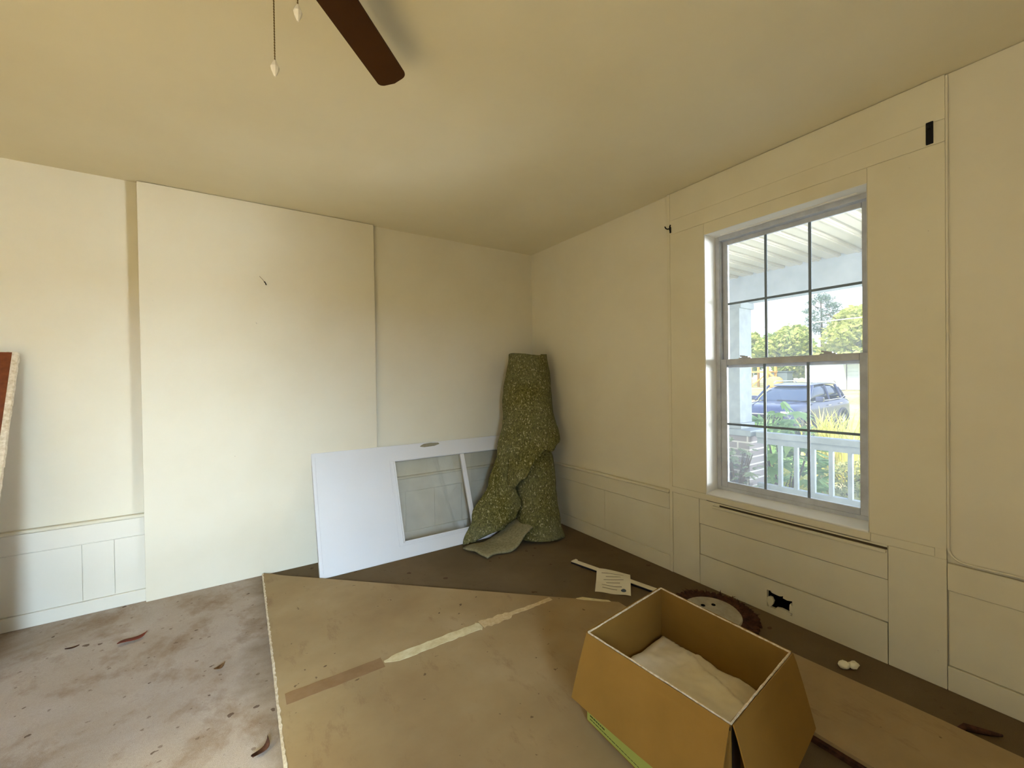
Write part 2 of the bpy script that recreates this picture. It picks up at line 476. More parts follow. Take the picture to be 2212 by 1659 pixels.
def sash(name, x0, x1, z0, z1, sl, sb, st_, zbars, locks=False):
    ya, yb = WY0 + .032, WY1 - .032
    bm = bmesh.new()
    box(bm, x0, x1, ya, ya + sl, z0, z1); box(bm, x0, x1, yb - sl, yb, z0, z1)
    box(bm, x0, x1, ya + sl, yb - sl, z0, z0 + sb); box(bm, x0, x1, ya + sl, yb - sl, z1 - st_, z1)
    s_ = obj(name, bm, M_vinyl, win, bevel=.003)
    gy0, gy1, gz0, gz1 = ya + sl, yb - sl, z0 + sb, z1 - st_
    xm = (x0 + x1) / 2
    obj('pane', B(xm - .0015, xm + .0015, gy0 - .005, gy1 + .005, gz0 - .005, gz1 + .005), M_pane, s_)
    for k in (1, 2):
        yc = gy0 + (gy1 - gy0) * k / 3
        obj('muntin', B(xm - .008, xm - .002, yc - .007, yc + .007, gz0, gz1), M_grid, s_, bevel=.001)
    zc = zbars
    obj('muntin', B(xm - .0085, xm - .0025, gy0, gy1, zc - .0065, zc + .0065), M_grid, s_, bevel=.001)
    return s_
up = sash('upper_sash', .128, .148, 1.345, 2.13, .032, .040, .026, 1.74)
lo = sash('lower_sash', .102, .124, .606, 1.398, .036, .036, .036, 1.0)
for yc in (-1.99, -2.41):
    bm = bmesh.new()
    box(bm, .104, .124, yc - .035, yc + .035, 1.397, 1.404); box(bm, .108, .130, yc - .018, yc + .018, 1.404, 1.412)
    tube(bm, [(.118, yc, 1.41), (.112, yc + .03, 1.415)], .005, 8)
    obj('sash_lock', bm, M_vinyl, win, bevel=.002)
# thin rod caught at the window head (lit edge of a stop)
obj('head_stop', B(.06, .068, WY0 + .06, WY1 - .06, 2.152, 2.158), M_jamb, win)

# ------------------------------------------------------------------ the hidden windows' frames (daylight comes through these)
def hid_window(n, put, u0, u1, v0, v1):
    w_ = sthing('window_%d' % n)
    bm = bmesh.new()
    for a, b, c, d in ((u0, u0 + .05, v0, v1), (u1 - .05, u1, v0, v1), (u0 + .05, u1 - .05, v0, v0 + .05), (u0 + .05, u1 - .05, v1 - .05, v1), (u0 + .05, u1 - .05, (v0 + v1) / 2 - .02, (v0 + v1) / 2 + .02)):
        p = [put(a, c, .05), put(b, d, .09)]
        box(bm, min(p[0].x, p[1].x), max(p[0].x, p[1].x), min(p[0].y, p[1].y), max(p[0].y, p[1].y), min(p[0].z, p[1].z), max(p[0].z, p[1].z))
    obj('window_frame', bm, M_vinyl, w_)
hid_window(2, lambda u, v, w: Vector((XL - w, u, v)), *HA)
hid_window(3, lambda u, v, w: Vector((u, YN - w, v)), *HB)

# ------------------------------------------------------------------ ceiling fan
FC = Vector((-2.327, -2.242, 0)); FZ = 2.35
fan = thing('ceiling_fan', 'flush mounted ceiling fan with dark walnut blades and two pull chains', 'ceiling fan', (FC.x, FC.y, 2.5))
def blade_bm(L0, L1, w0, w1, th):
    bm = bmesh.new(); pts = []
    pts += [(L0, -w0 / 2), (L1 - .028, -w1 / 2)]
    for k in range(1, 7):
        a = -PI / 2 + k * (PI / 2) / 7; pts.append((L1 - .028 + .022 * math.cos(a), -w1 / 2 + .026 + .026 * math.sin(a)))
    pts += [(L1 + .0, 0)]
    for k in range(1, 7):
        a = k * (PI / 2) / 7; pts.append((L1 - .028 + .022 * math.cos(a), w1 / 2 - .026 + .026 * math.sin(a)))
    pts += [(L1 - .028, w1 / 2), (L0, w0 / 2)]
    prism(bm, pts, -th / 2, th / 2); return bm
bm = bmesh.new(); lathe(bm, [(.075, 0), (.085, -.02), (.085, -.05), (.11, -.07), (.115, -.12), (.10, -.16), (.06, -.185), (.055, -.24), (.045, -.26)], 32)
obj('motor_housing', bm, M_brass, fan, smooth=True)
for k in range(4):
    ang = math.radians(45.2 + 90 * k)
    Mx = Matrix.Rotation(ang, 4, 'Z') @ Matrix.Translation((0, 0, FZ - 2.5)) @ Matrix.Rotation(math.radians(-12), 4, 'X')
    bm = blade_bm(.16, .555, .100, .104, .007); bm.transform(Mx)
    b_ = obj('blade', bm, M_blade, fan, bevel=.001)
    bm = bmesh.new(); prism(bm, [(.085, -.02), (.15, -.028), (.21, -.012), (.21, .012), (.15, .028), (.085, .02)], .004, .009)
    bm.transform(Mx); obj('blade_bracket', bm, M_brass, b_)
def chain(dx, dy, z1):
    bm = bmesh.new()
    z = 2.26
    pts = []
    tube(bm, [(dx, dy, z - 2.5), (dx, dy, z1 - 2.5)], .0011, 6)
    k = z
    while k > z1:
        bmesh.ops.create_icosphere(bm, subdivisions=1, radius=.0019, matrix=Matrix.Translation((dx, dy, k - 2.5))); k -= .006
    c = obj('pull_chain', bm, M_brass, fan)
    bm = bmesh.new()
    lathe(bm, [(.0015, .0), (.005, -.006), (.009, -.016), (.0075, -.024), (.002, -.036)], 8, Matrix.Translation((dx, dy, z1 - 2.5)))
    obj('fob', bm, M_fob, c)
chain(-.013, -.025, 2.0)
chain(.027, -.085, 2.095)

# ------------------------------------------------------------------ things fixed to the walls
h = thing('curtain_hook', 'small black forked curtain hook high up left of the window', 'hook', (0, -1.582, 2.27))
bm = bmesh.new(); tube(bm, [(-.022, 0, 0), (-.045, .004, -.008), (-.05, .012, -.002), (-.05, .02, .012)], .004, 8); obj('prong', bm, M_iron, h)
bm = bmesh.new(); tube(bm, [(-.022, -.002, -.028), (-.03, -.002, -.01), (-.045, -.014, .004), (-.048, -.02, .012)], .0045, 8); obj('prong', bm, M_iron, h)
obj('back_plate', B(-.026, -.018, -.006, .004, -.03, .008), M_iron, h, bevel=.002)
h = thing('curtain_bracket', 'dark metal curtain bracket plate high up right of the window', 'bracket', (0, -2.818, 2.28))
obj('back_plate', B(-.026, -.018, -.011, .011, -.045, .045), M_iron, h, bevel=.002)
obj('arm', B(-.045, -.026, -.006, .006, .012, .028), M_iron, h, bevel=.002)
n_ = thing('picture_nail', 'bent dark nail with a wisp of thread in the middle of the back wall', 'nail', (-2.255, SP, 1.975))
bm = bmesh.new(); tube(bm, [(0, 0, 0), (.002, -.018, -.004), (.006, -.022, -.014), (.010, -.020, -.024)], .0035, 6); obj('shank', bm, M_iron, n_)
bm = bmesh.new(); tube(bm, [(0, -.006, 0), (-.012, -.006, .016), (-.028, -.004, .034)], .0012, 5); obj('thread', bm, M_tan, n_)

# ------------------------------------------------------------------ white door lying on its side
door = thing('interior_door', 'white painted half-glazed door lying on its long edge against the back wall', 'door', (-1.99, -.355, 0))
DL, DW, DT = 1.93, .838, .036
V_ = Vector((0, .29, .775)).normalized(); U_ = Vector((1, 0, 0)); N_ = V_.cross(U_)  # N_ away / towards
N_ = U_.cross(V_)            # points to the room side (-y, +z)
DM = Matrix(((U_.x, V_.x, N_.x, 0), (U_.y, V_.y, N_.y, 0), (U_.z, V_.z, N_.z, 0), (0, 0, 0, 1)))
door.rotation_euler = DM.to_euler()
door.location = Vector((-1.99, -.34, .002)) - N_ * 0.0
G = [(.585, 1.150), (1.185, 1.745)]; GV0, GV1 = .118, .712
bm = bmesh.new()
holed_plate(bm, .0, DL, 0, DW, [(G[0][0] - .0, G[1][1], GV0, GV1)], -DT, 0, lambda u, v, w: Vector((u, v, w)))
obj('slab', bm, M_doorw, door, bevel=.004, seg=3)
bm = bmesh.new(); box(bm, G[0][1], G[1][0], GV0, GV1, -DT + .004, -.003); obj('muntin', bm, M_doorw, door, bevel=.004)
# moulding round the lights and lines of the lower panel
bm = bmesh.new()
a0, a1, b0, b1 = G[0][0] - .045, G[1][1] + .03, GV0 - .03, GV1 + .008
for q in ((a0, a0 + .012, b0, b1), (a0, a1, b0, b0 + .010), (a0, a1, b1 - .004, b1)):
    box(bm, q[0], q[1], q[2], q[3], 0, .003)
box(bm, G[0][0] - .012, G[0][0], GV0 - .008, GV1 + .006, 0, .007)
box(bm, G[0][0] - .012, G[1][1], GV0 - .012, GV0, 0, .007)
obj('glazing_bead', bm, M_doorw, door, bevel=.003)
bm = bmesh.new(); box(bm, .020, .026, .03, DW - .03, 0, .004); obj('panel_mould', bm, M_doorw, door, bevel=.002)
for ga, gb in G:
    obj('pane', B(ga - .004, gb + .004, GV0 - .004, GV1 + .004, -.020, -.017), M_doorglass, door)
bm = bmesh.new()
prism(bm, [(.803, .808), (.84, .800), (.93, .803), (.975, .815), (.965, .826), (.90, .832), (.84, .828), (.815, .818)], .0, .0015)
m_ = simple_noise('bare_lock_patch', (132, 126, 100), (150, 142, 118), 30, .8, .2)
obj('lock_patch', bm, m_, door)['label'] = 'bare grey lock patch without paint'

# ------------------------------------------------------------------ reddish board leaning at the far left
lb = thing('leaning_panel', 'reddish brown wooden panel with a rough white edge leaning at left on the back wall', 'board', (-3.37, -.62, 0))
vL = Vector((0, .55, 1.47)); Ll = vL.length; vL.normalize(); nL = Vector((1, 0, 0)).cross(vL)
LM = Matrix(((1, vL.x, nL.x, 0), (0, vL.y, nL.y, 0), (0, vL.z, nL.z, 0), (0, 0, 0, 1)))
lb.rotation_euler = LM.to_euler(); lb.location = (-3.373, -.625, .002)
obj('face_board', B(-.80, -.022, 0, Ll, -.02, 0), M_redwood, lb, bevel=.001)
bm = bmesh.new()
rr = random.Random(5); n = 60
for k in range(n):
    a, b = Ll * k / n, Ll * (k + 1) / n
    e = .003 * rr.random()
    box(bm, -.022, -.002 + e, a, b, -.022, .001)
box(bm, -.80, -.022, Ll, Ll + .003, -.02, 0)
obj('white_edge', bm, M_gyp, lb)

# ------------------------------------------------------------------ drywall sheets on the floor
def sheet(name, poly, z0, th, lift, mats):
    bm = bmesh.new()
    prism(bm, poly, z0, z0 + th, mi=0, mside=1)
    bmesh.ops.triangulate(bm, faces=[f for f in bm.faces if len(f.verts) > 4])
    for ax in (0, 1):
        lo_ = min(p[ax] for p in poly); hi_ = max(p[ax] for p in poly); k = lo_ + .06
        while k < hi_:
            no = Vector((1, 0, 0)) if ax == 0 else Vector((0, 1, 0))
            bmesh.ops.bisect_plane(bm, geom=bm.verts[:] + bm.edges[:] + bm.faces[:], plane_co=no * k, plane_no=no)
            k += .06
    for v in bm.verts:
        v.co.z += lift(v.co.x, v.co.y)
    return bm
def lift1(x, y):
    a = max(0, min(1, (-1.55 - y) / 1.3)); b = max(0, min(1, (-1.9 - x) / .4))
    return .045 * a * a * b + .002 * noise.noise(Vector((x * 3, y * 3, 0)))
K = (-2.300, -.055); R1 = (-.625, -1.655)
rr = random.Random(9)
left = []
yy = -.055
while yy > -3.05:
    left.append((-2.302 - .018 * max(0, -yy - .0) / 3 + rr.uniform(-.003, .003), yy)); yy -= .035
poly = left[::-1] + [(-2.29, -.050), (-2.2, -.15), R1, (-.64, -2.06), (-.75, -2.5), (-1.05, -2.62), (-1.2, -3.05)]
# edges of the polygon run clockwise; keep it simple (concave part is far right)
sh = thing('drywall_sheet', 'large brown-faced drywall sheet lying flat on the carpet, one corner cut diagonally', 'drywall sheet', (0, 0, 0))
obj('board', sheet('board', poly, .004, .014, lift1, None), [M_sheet, M_gyp], sh)
bm = bmesh.new(); prev = None
rq = random.Random(12)
yy = -.06
while yy > -3.04:
    x0 = -2.300 - .018 * (-yy) / 3; w_ = rq.uniform(.002, .008)
    zt0 = .0182 + lift1(x0, yy)
    cur = [bm.verts.new((x0 - .004, yy, zt0 - .013)), bm.verts.new((x0 - .004 + rq.uniform(-.002, .002), yy, zt0 + .001)), bm.verts.new((x0 + w_, yy, zt0 + .0012))]
    if prev:
        for k in range(2): bm.faces.new((prev[k], prev[k + 1], cur[k + 1], cur[k]))
    prev = cur; yy -= .016
o = obj('crumbling_edge', bm, M_gyp, sh); o['label'] = 'crumbling white gypsum edge'
# joint: torn white paper tape and a browner strip along the joint west of it
def zt(x, y): return .0185 + lift1(x, y)
def strip(pts, name, m, parent, th=.0012, dz=0):
    """pts: list of (x, ylow, yhigh)"""
    bm = bmesh.new(); A = []
    for x, a, b in pts:
        A.append([bm.verts.new((x, a, zt(x, a) + dz)), bm.verts.new((x, b, zt(x, b) + dz)), bm.verts.new((x, b, zt(x, b) + dz + th)), bm.verts.new((x, a, zt(x, a) + dz + th))])
    for i in range(len(A) - 1):
        for k in range(4):
            bm.faces.new((A[i][k], A[i][(k + 1) % 4], A[i + 1][(k + 1) % 4], A[i + 1][k]))
    bm.faces.new(A[0]); bm.faces.new(A[-1])
    return obj(name, bm, m, parent)
pts = []
x = -1.885
while x < -1.40:
    w = min(1, (x + 1.885) / .06 + .15)
    pts.append((x, -1.412 - .030 * w + rr.uniform(-.003, .003), -1.412 + .028 * w + rr.uniform(-.003, .003))); x += .02
pts += [(-1.40, -1.452, -1.375), (-1.385, -1.43, -1.39)]
strip(pts, 'torn_tape', M_tape, sh, .0015, .0008)['label'] = 'torn pale paper joint tape'
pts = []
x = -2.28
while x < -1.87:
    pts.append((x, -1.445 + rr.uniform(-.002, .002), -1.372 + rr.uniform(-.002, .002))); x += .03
strip(pts, 'brown_joint', M_tapeb, sh, .0006, .0004)
pts = []
x = -1.38
while x < -.90:
    w = .035 if x < -1.2 else .014
    pts.append((x, -1.415 - w * rr.uniform(.5, 1), -1.405 + w * rr.uniform(.5, 1))); x += .02
strip(pts, 'crumbled_joint', simple_noise('crumbled_compound', (196, 168, 122), (214, 192, 148), 60, .9, .4), sh, .0012, .0004)
pts = [(-.80, -1.50, -1.488), (-.76, -1.545, -1.50), (-.70, -1.60, -1.57), (-.66, -1.63, -1.61)]
strip(pts, 'scuffed_corner', M_tape, sh, .0006, .0004)

poly2 = [(-.735, -2.35), (-.742, -3.4), (-.285, -3.4), (-.300, -2.9), (-.330, -2.42), (-.345, -2.33), (-.60, -2.3)]
sh2 = thing('drywall_offcut', 'narrow brown drywall offcut lying between the cardboard box and the window wall', 'drywall sheet')
obj('board', sheet('board', poly2[::-1], .019, .013, lambda x, y: .002 * noise.noise(Vector((x * 4, y * 4, 1))), None), [M_sheet, M_sheet], sh2)
obj('edge_shadow', B(-.752, -.737, -3.4, -2.62, .001, .018), M_rust, sh2)  # dark strip put in as the shadow under the lifted edge

# ------------------------------------------------------------------ cardboard box
bx = thing('cardboard_box', 'open brown cardboard box with flaps folded down standing on the drywall sheet', 'box', (0, 0, 0))
BZ0, BZ1 = .032, .352
A_ = Vector((-1.352, -2.178, 0)); B_ = Vector((-.858, -2.120, 0)); C_ = Vector((-.868, -2.649, 0)); D_ = Vector((-1.322, -2.698, 0))
cs = [A_, B_, C_, D_]; cb = [A_ + Vector((-.008, 0, 0)), B_, C_, D_ + Vector((-.055, -.01, 0))]; cen = (A_ + B_ + C_ + D_) / 4
def wallpanel(p, q, pb, qb, z0, z1, th, name):
    d = (q - p).normalized(); n = Vector((-d.y, d.x, 0))
    if (cen - p).dot(n) < 0: n = -n
    bm = bmesh.new(); nn = 14
    a = [p, q, q + n * th, p + n * th]
    b_ = [pb, qb, qb + n * th, pb + n * th]; b0 = [bm.verts.new((v.x, v.y, z0)) for v in b_]; b1 = [bm.verts.new((v.x, v.y, z1)) for v in a]
    bm.faces.new(b0[::-1]); bm.faces.new(b1)
    for k in range(4): bm.faces.new((b0[k], b0[(k + 1) % 4], b1[(k + 1) % 4], b1[k]))
    return obj(name, bm, M_card, bx)
for i in range(4):
    wallpanel(cs[i], cs[(i + 1) % 4], cb[i], cb[(i + 1) % 4], BZ0, BZ1, .005, 'side_wall')
bm = bmesh.new(); prism(bm, [(p.x, p.y) for p in (cb[0], cb[3], cb[2], cb[1])], BZ0 - .004, BZ0 + .002); obj('bottom', bm, M_card, bx)
# flaps: hinged at the rim, hanging outward
def flap(p, q, out, drop, side=.0, name='flap', twist=0, inset=.0):
    d = (q - p).normalized(); n = Vector((d.y, -d.x, 0))
    if (cen - p).dot(n) > 0: n = -n
    bm = bmesh.new(); N1, N2 = 10, 8; G_ = []
    for i in range(N1 + 1):
        row = []
        for j in range(N2 + 1):
            s_ = j / N2
            u = i / N1
            base = p + (q - p) * u
            o_ = out * (s_ ** .9) + .006 + .006 * math.sin(PI * u) * s_ + twist * u * s_
            row.append(bm.verts.new(base + n * o_ + d * (side * (2 * u - 1) * s_) + Vector((0, 0, BZ1 - drop * s_ + .002))))
        G_.append(row)
    for i in range(N1):
        for j in range(N2): bm.faces.new((G_[i][j], G_[i + 1][j], G_[i + 1][j + 1], G_[i][j + 1]))
    o = obj(name, bm, M_card, bx)
    sm = o.modifiers.new('thick', 'SOLIDIFY'); sm.thickness = .004; sm.offset = 0
    return o
flap(A_, D_, .078, .205, .004)
flap(D_, C_, .070, .225, .012, twist=-.01)
flap(C_, B_, .03, .24)
flap(B_, A_, .03, .24)
# crushed fold along the rim, its highlight put into the pale colour
bm = bmesh.new()
rr = random.Random(2)
for i in range(4):
    p, q = cs[i], cs[(i + 1) % 4]
    pts = [];
    for k in range(25):
        u = k / 24
        v = p + (q - p) * u + Vector((0, 0, BZ1 + .001 + rr.uniform(-.0008, .0008)))
        c2 = (cen - v); c2.z = 0
        pts.append(v + c2.normalized() * .001)
    tube(bm, pts, [.0032 + rr.uniform(-.0006, .0008) for _ in pts], 6)
obj('lit_rim', bm, M_cardedge, bx)['label'] = 'crushed folded rim with its highlight painted whitish'
# lime label on the near lower side with print lines
def sidequad(u0, u1, z0, z1, m, name, off):
    A0 = cb[0].lerp(A_, (z0 - BZ0) / .32); D0 = cb[3].lerp(D_, (z0 - BZ0) / .32)
    d = D0 - A0; n = Vector((d.y, -d.x, 0)).normalized()
    if (cen - A_).dot(n) > 0: n = -n
    bm = bmesh.new(); a = A0 + d * u0 + n * off; b = A0 + d * u1 + n * off; c = b + n * .0008; e = a + n * .0008
    lo_ = [bm.verts.new((v.x, v.y, z0)) for v in (a, b, c, e)]; hi_ = [bm.verts.new((v.x, v.y, z1)) for v in (a, b, c, e)]
    bm.faces.new(lo_[::-1]); bm.faces.new(hi_)
    for k in range(4): bm.faces.new((lo_[k], lo_[(k + 1) % 4], hi_[(k + 1) % 4], hi_[k]))
    return bm
lab = obj('lime_label', sidequad(.0, .72, .034, .105, M_lime, '', .001), M_lime, bx); lab['label'] = 'lime green printed label'
bmj = bmesh.new()
for (z0, z1) in ((.045, .0475), (.056, .061), (.071, .0735), (.083, .087)):
    u = .03
    while u < .70:
        w = rr.uniform(.012, .035)
        b2 = sidequad(u, min(u + w, .71), z0, z1, M_ink, '', .0021)
        me_ = bpy.data.meshes.new('tmp'); b2.to_mesh(me_); b2.free(); bmj.from_mesh(me_); bpy.data.meshes.remove(me_)
        u += w + .004
obj('label_print', bmj, M_ink, lab)
# black tape on the corner between the two near flaps
bm = bmesh.new()
for (p, q) in ((D_, A_), (D_, C_)):
    d = (q - p).normalized(); n = Vector((d.y, -d.x, 0))
    if (cen - p).dot(n) > 0: n = -n
    a, b = p + n * .002, p + n * .002 + d * .05
    vs = [bm.verts.new((v.x, v.y, z)) for v, z in ((a, .04), (b, .04), (b, .335), (a, .345))]; bm.faces.new(vs)
o = obj('corner_tape', bm, mat('black_tape', (22, 18, 18), .35, 0, .5), bx); o.modifiers.new('thick', 'SOLIDIFY').thickness = .001

# crumpled white padding inside the box
bm = bmesh.new(); NN = 46; Gd = []
for i in range(NN + 1):
    row = []
    for j in range(NN + 1):
        u, v = i / NN, j / NN
        p = (A_ * (1 - u) + B_ * u) * (1 - v) + (D_ * (1 - u) + C_ * u) * v
        c2 = cen - p; c2.z = 0; p = p + c2 * .035
        q = Vector((p.x * 9, p.y * 9, 0))
        z = .172 + .012 * noise.noise(q) + .016 * abs(noise.noise(q * .6 + Vector((4, 1, 0)))) + .004 * noise.noise(q * 4)
        ed = min(u, 1 - u, v, 1 - v); z -= .03 * max(0, 1 - ed / .07) ** 2
        # a fold step across
        if v > .35: z += .010 * min(1, (v - .35) / .03)
        if u + v * .4 > 1.02: z -= .012
        row.append(bm.verts.new((p.x, p.y, z)))
    Gd.append(row)
for i in range(NN):
    for j in range(NN): bm.faces.new((Gd[i][j], Gd[i + 1][j], Gd[i + 1][j + 1], Gd[i][j + 1]))
# skirt down to the bottom
rim = [Gd[i][0] for i in range(NN + 1)] + [Gd[NN][j] for j in range(1, NN + 1)] + [Gd[i][NN] for i in range(NN - 1, -1, -1)] + [Gd[0][j] for j in range(NN - 1, 0, -1)]
low = [bm.verts.new((v.co.x, v.co.y, BZ0 + .004)) for v in rim]
for k in range(len(rim)): bm.faces.new((rim[k], rim[(k + 1) % len(rim)], low[(k + 1) % len(rim)], low[k]))
bm.faces.new(low)
tag(obj('packing_paper', bm, M_foam, smooth=True), 'crumpled off-white packing sheet filling the lower half of the cardboard box', 'packing paper')

# ------------------------------------------------------------------ roll of carpet padding in the corner
roll = thing('carpet_padding_roll', 'loose roll of speckled olive green carpet padding leaning upright in the room corner', 'roll of padding', (-.36, -.56, 0))
AX0, AX1 = Vector((-.355, -.545, 0)), Vector((-.235, -.245, 1.50))
xr = Vector((.80, -.60, 0)); yf = Vector((.60, .80, 0))      # image right, away from viewer
def axis(z): return AX0 + (AX1 - AX0) * (z / 1.5)
org = Vector((-.36, -.56, 0))
def rp(a, rad, z, dx=0):
    """a: angle, 0 = image right, -90deg = towards the viewer, 180 = left"""
    c = axis(z)
    return c + xr * (rad * math.cos(a) + dx) + yf * (rad * math.sin(a)) + Vector((0, 0, 0)) - org
def grid_surface(fn, na, nz, name, m, parent, thick=.011, smooth=True, sub=0):
    bm = bmesh.new()
    Gs = [[bm.verts.new(fn(i / na, j / nz)) for j in range(nz + 1)] for i in range(na + 1)]
    for i in range(na):
        for j in range(nz): bm.faces.new((Gs[i][j], Gs[i + 1][j], Gs[i + 1][j + 1], Gs[i][j + 1]))
    o = obj(name, bm, m, parent, smooth=smooth)
    s_ = o.modifiers.new('thick', 'SOLIDIFY'); s_.thickness = thick; s_.offset = -1
    return o
def lerp(a, b, t): return a + (b - a) * t
def prof(z, tab):
    for (z0, v0), (z1, v1) in zip(tab[:-1], tab[1:]):
        if z <= z1: 
            q = max(0, min(1, (z - z0) / (z1 - z0))); q = q * q * (3 - 2 * q); return v0 + (v1 - v0) * q
    return tab[-1][1]
def nz3(p, s, a): return a * noise.noise(Vector((p.x * s, p.y * s, p.z * s)))
# inner roll (spiral), stands on the floor
def f_in(u, w):
    z = w * 1.42
    a = -u * 4 * PI - .4
    sp_ = .012 * (2 - u * 2)
    rad = prof(z, [(0, .212), (.09, .190), (.30, .176), (.62, .172), (.70, .150), (.95, .145), (1.42, .15)]) - .016 - sp_ * .5
    p = rp(a, rad, z, prof(z, [(0, .005), (.5, .0), (1.4, 0)]))
    return p + Vector((nz3(p, 9, .008), nz3(p + Vector((3, 3, 3)), 9, .008), (.020 * max(0, math.cos(a + PI / 2)) * (1 - w) if w < .02 else 0) + (.003 if w < .01 else 0)))
grid_surface(f_in, 90, 60, 'inner_roll', M_pad, roll, .010)
# outer wrap: around the front of the roll, its free lower edge climbing to the right
def f_out(u, w):
    a = lerp(math.radians(-218), math.radians(42), u)         # from back-left over the front to the right
    ul = u
    zl = prof(ul, [(0, .50), (.22, .46), (.33, .43), (.40, .50), (.52, .64), (.60, .72), (.66, .70), (.74, .76), (.85, .80), (1, .82)])
    z = lerp(zl, 1.512 + .012 * math.sin(a * 2), w)
    rad = prof(z, [(.4, .205), (.8, .215), (1.1, .203), (1.35, .182), (1.5, .168)])
    lf = max(0, -math.cos(a))                                  # widen on the left
    rad += lf * prof(z, [(.4, .085), (.9, .055), (1.2, .025), (1.5, 0)])
    rad += .02 * max(0, 1 - abs(z - zl) / .10) * (.6 + .5 * math.sin(u * 19))       # lip at the free edge
    p = rp(a, rad, z)
    cr = .014 * math.sin(34 * (z - .35 * u)) * max(0, 1 - abs(z - .72) / .28) * max(0, u - .25)      # slumped creases near the fold
    p = p + yf * cr + xr * cr * .4
    return p + Vector((nz3(p, 5, .022), nz3(p + Vector((5, 5, 5)), 6, .020), nz3(p, 12, .006)))
grid_surface(f_out, 80, 60, 'outer_wrap', M_pad, roll, .012)
# rolled-in top lip
def f_top(u, w):
    a = -u * 6 * PI
    rad = .166 - .05 * u - .0
    z = lerp(1.38, 1.500 + .004 * math.sin(7 * a), w)
    return rp(a, rad, z)
grid_surface(f_top, 100, 6, 'top_coil', M_pad, roll, .009)
# left tail sheet: falls from under the wrap and spreads left to the floor
def f_tail(u, w):
    z = lerp(.0, .95, w)
    xl = prof(z, [(0, -.67), (.18, -.54), (.45, -.39), (.70, -.305), (.95, -.25)])
    xr_ = prof(z, [(0, -.54), (.045, -.40), (.10, -.27), (.19, -.165), (.28, -.125), (.40, -.16), (.50, -.20), (.55, -.19), (.95, -.10)])
    x = lerp(xl, xr_, u)
    y = prof(z, [(0, -.17), (.3, -.17), (.6, -.16), (.95, -.14)]) - .045 * math.sin(PI * u) + .05 * (1 - u)
    # curled edge
    y += .06 * max(0, u - .8) / .2 * (1 - w)
    c = axis(z)
    p = c + xr * x + yf * y - org
    p = p + Vector((nz3(p, 8, .012), nz3(p + Vector((2, 2, 2)), 8, .012), .014 if w < .01 else 0))
    p.y = min(p.y, -.34 + .374 * min(z, .775) - .030 - org.y)      # rests against the face of the door
    return p
grid_surface(f_tail, 26, 60, 'left_tail', M_pad, roll, .012)
def f_toe(u, w):
    # tongue on the floor: u along its length from lower left to upper right
    p0, p1 = Vector((-1.01, -.45, 0)), Vector((-.50, -.36, 0))
    q0, q1 = Vector((-.94, -.71, 0)), Vector((-.50, -.66, 0))
    a = p0.lerp(p1, u); b = q0.lerp(q1, u)
    p = a.lerp(b, w)
    p.z = .022 + .30 * max(0, u - .45) ** 1.6 + .010 * math.sin(w * PI) + .012 * noise.noise(Vector((u * 4, w * 3, 0)))
    p.y += .02 * math.sin(u * 9) * w
    return p - org
grid_surface(f_toe, 24, 12, 'floor_tongue', M_pad2, roll, .012)

# ------------------------------------------------------------------ small things on the floor
st = thing('blind_rail', 'narrow white slat rail with dark side lying on the carpet near the window wall', 'rail', (-.47, -1.085, 0))
p, q = Vector((-.475, -1.090, 0)), Vector((-.335, -1.72, 0))
d = (q - p).normalized(); n = Vector((-d.y, d.x, 0)); Ls = (q - p).length
Mr = Matrix(((d.x, n.x, 0, p.x), (d.y, n.y, 0, p.y), (0, 0, 1, 0), (0, 0, 0, 1)))
st.matrix_world = Mr
obj('white_face', B(0, Ls, -.016, .022, .014, .020), M_whitepl, st, bevel=.0015)
obj('dark_channel', B(0.001, Ls, -.017, .020, .003, .0138), M_navy, st)
obj('end_nub', B(.012, .03, .014, .022, .020, .026), M_whitepl, st, bevel=.001)

pc = thing('paper_card', 'creased white paper card with faded lines and a blue-grey emblem lying on the white rail', 'paper')
P4 = [Vector((-.43, -1.285, 0)), Vector((-.30, -1.455, 0)), Vector((-.50, -1.635, 0)), Vector((-.63, -1.47, 0))]
def cardpt(u, v, dz=0):
    a = P4[0].lerp(P4[1], u); b = P4[3].lerp(P4[2], u); p = a.lerp(b, v)
    rel = (p - Vector((-.475, -1.09, 0))); off = abs(rel.dot(n) - .003)
    p.z = .004 + .022 * max(0, 1 - max(0, off - .02) / .09) + .003 * math.sin(u * 9) * (v - .2) + .002 * math.sin(v * 11 + u * 3) + dz
    return p
bm = bmesh.new()
Gs = [[bm.verts.new(cardpt(i / 20, j / 20)) for j in range(21)] for i in range(21)]
for i in range(20):
    for j in range(20): bm.faces.new((Gs[i][j], Gs[i + 1][j], Gs[i + 1][j + 1], Gs[i][j + 1]))
cardo = obj('sheet', bm, M_paper, pc, smooth=True)
def print_strip(u0, u1, v0, v1, m, name):
    bm = bmesh.new(); N = 8
    A = [[bm.verts.new(cardpt(lerp(u0, u1, i / N), lerp(v0, v1, j), .0012)) for j in (0, 1)] for i in range(N + 1)]
    for i in range(N): bm.faces.new((A[i][0], A[i + 1][0], A[i + 1][1], A[i][1]))
    return obj(name, bm, m, cardo)
for k, (a, b) in enumerate(((.15, .8), (.28, .72), (.22, .8), (.3, .7), (.18, .75), (.2, .62))):
    print_strip(a, b, .20 + k * .115, .222 + k * .115, M_ink2, 'printed_line')
bm = bmesh.new()
c_ = [bm.verts.new(cardpt(.80 + .075 * math.cos(2 * PI * k / 14), .80 + .07 * math.sin(2 * PI * k / 14), .0014)) for k in range(14)]
bm.faces.new(c_); obj('emblem', bm, M_blue, cardo)

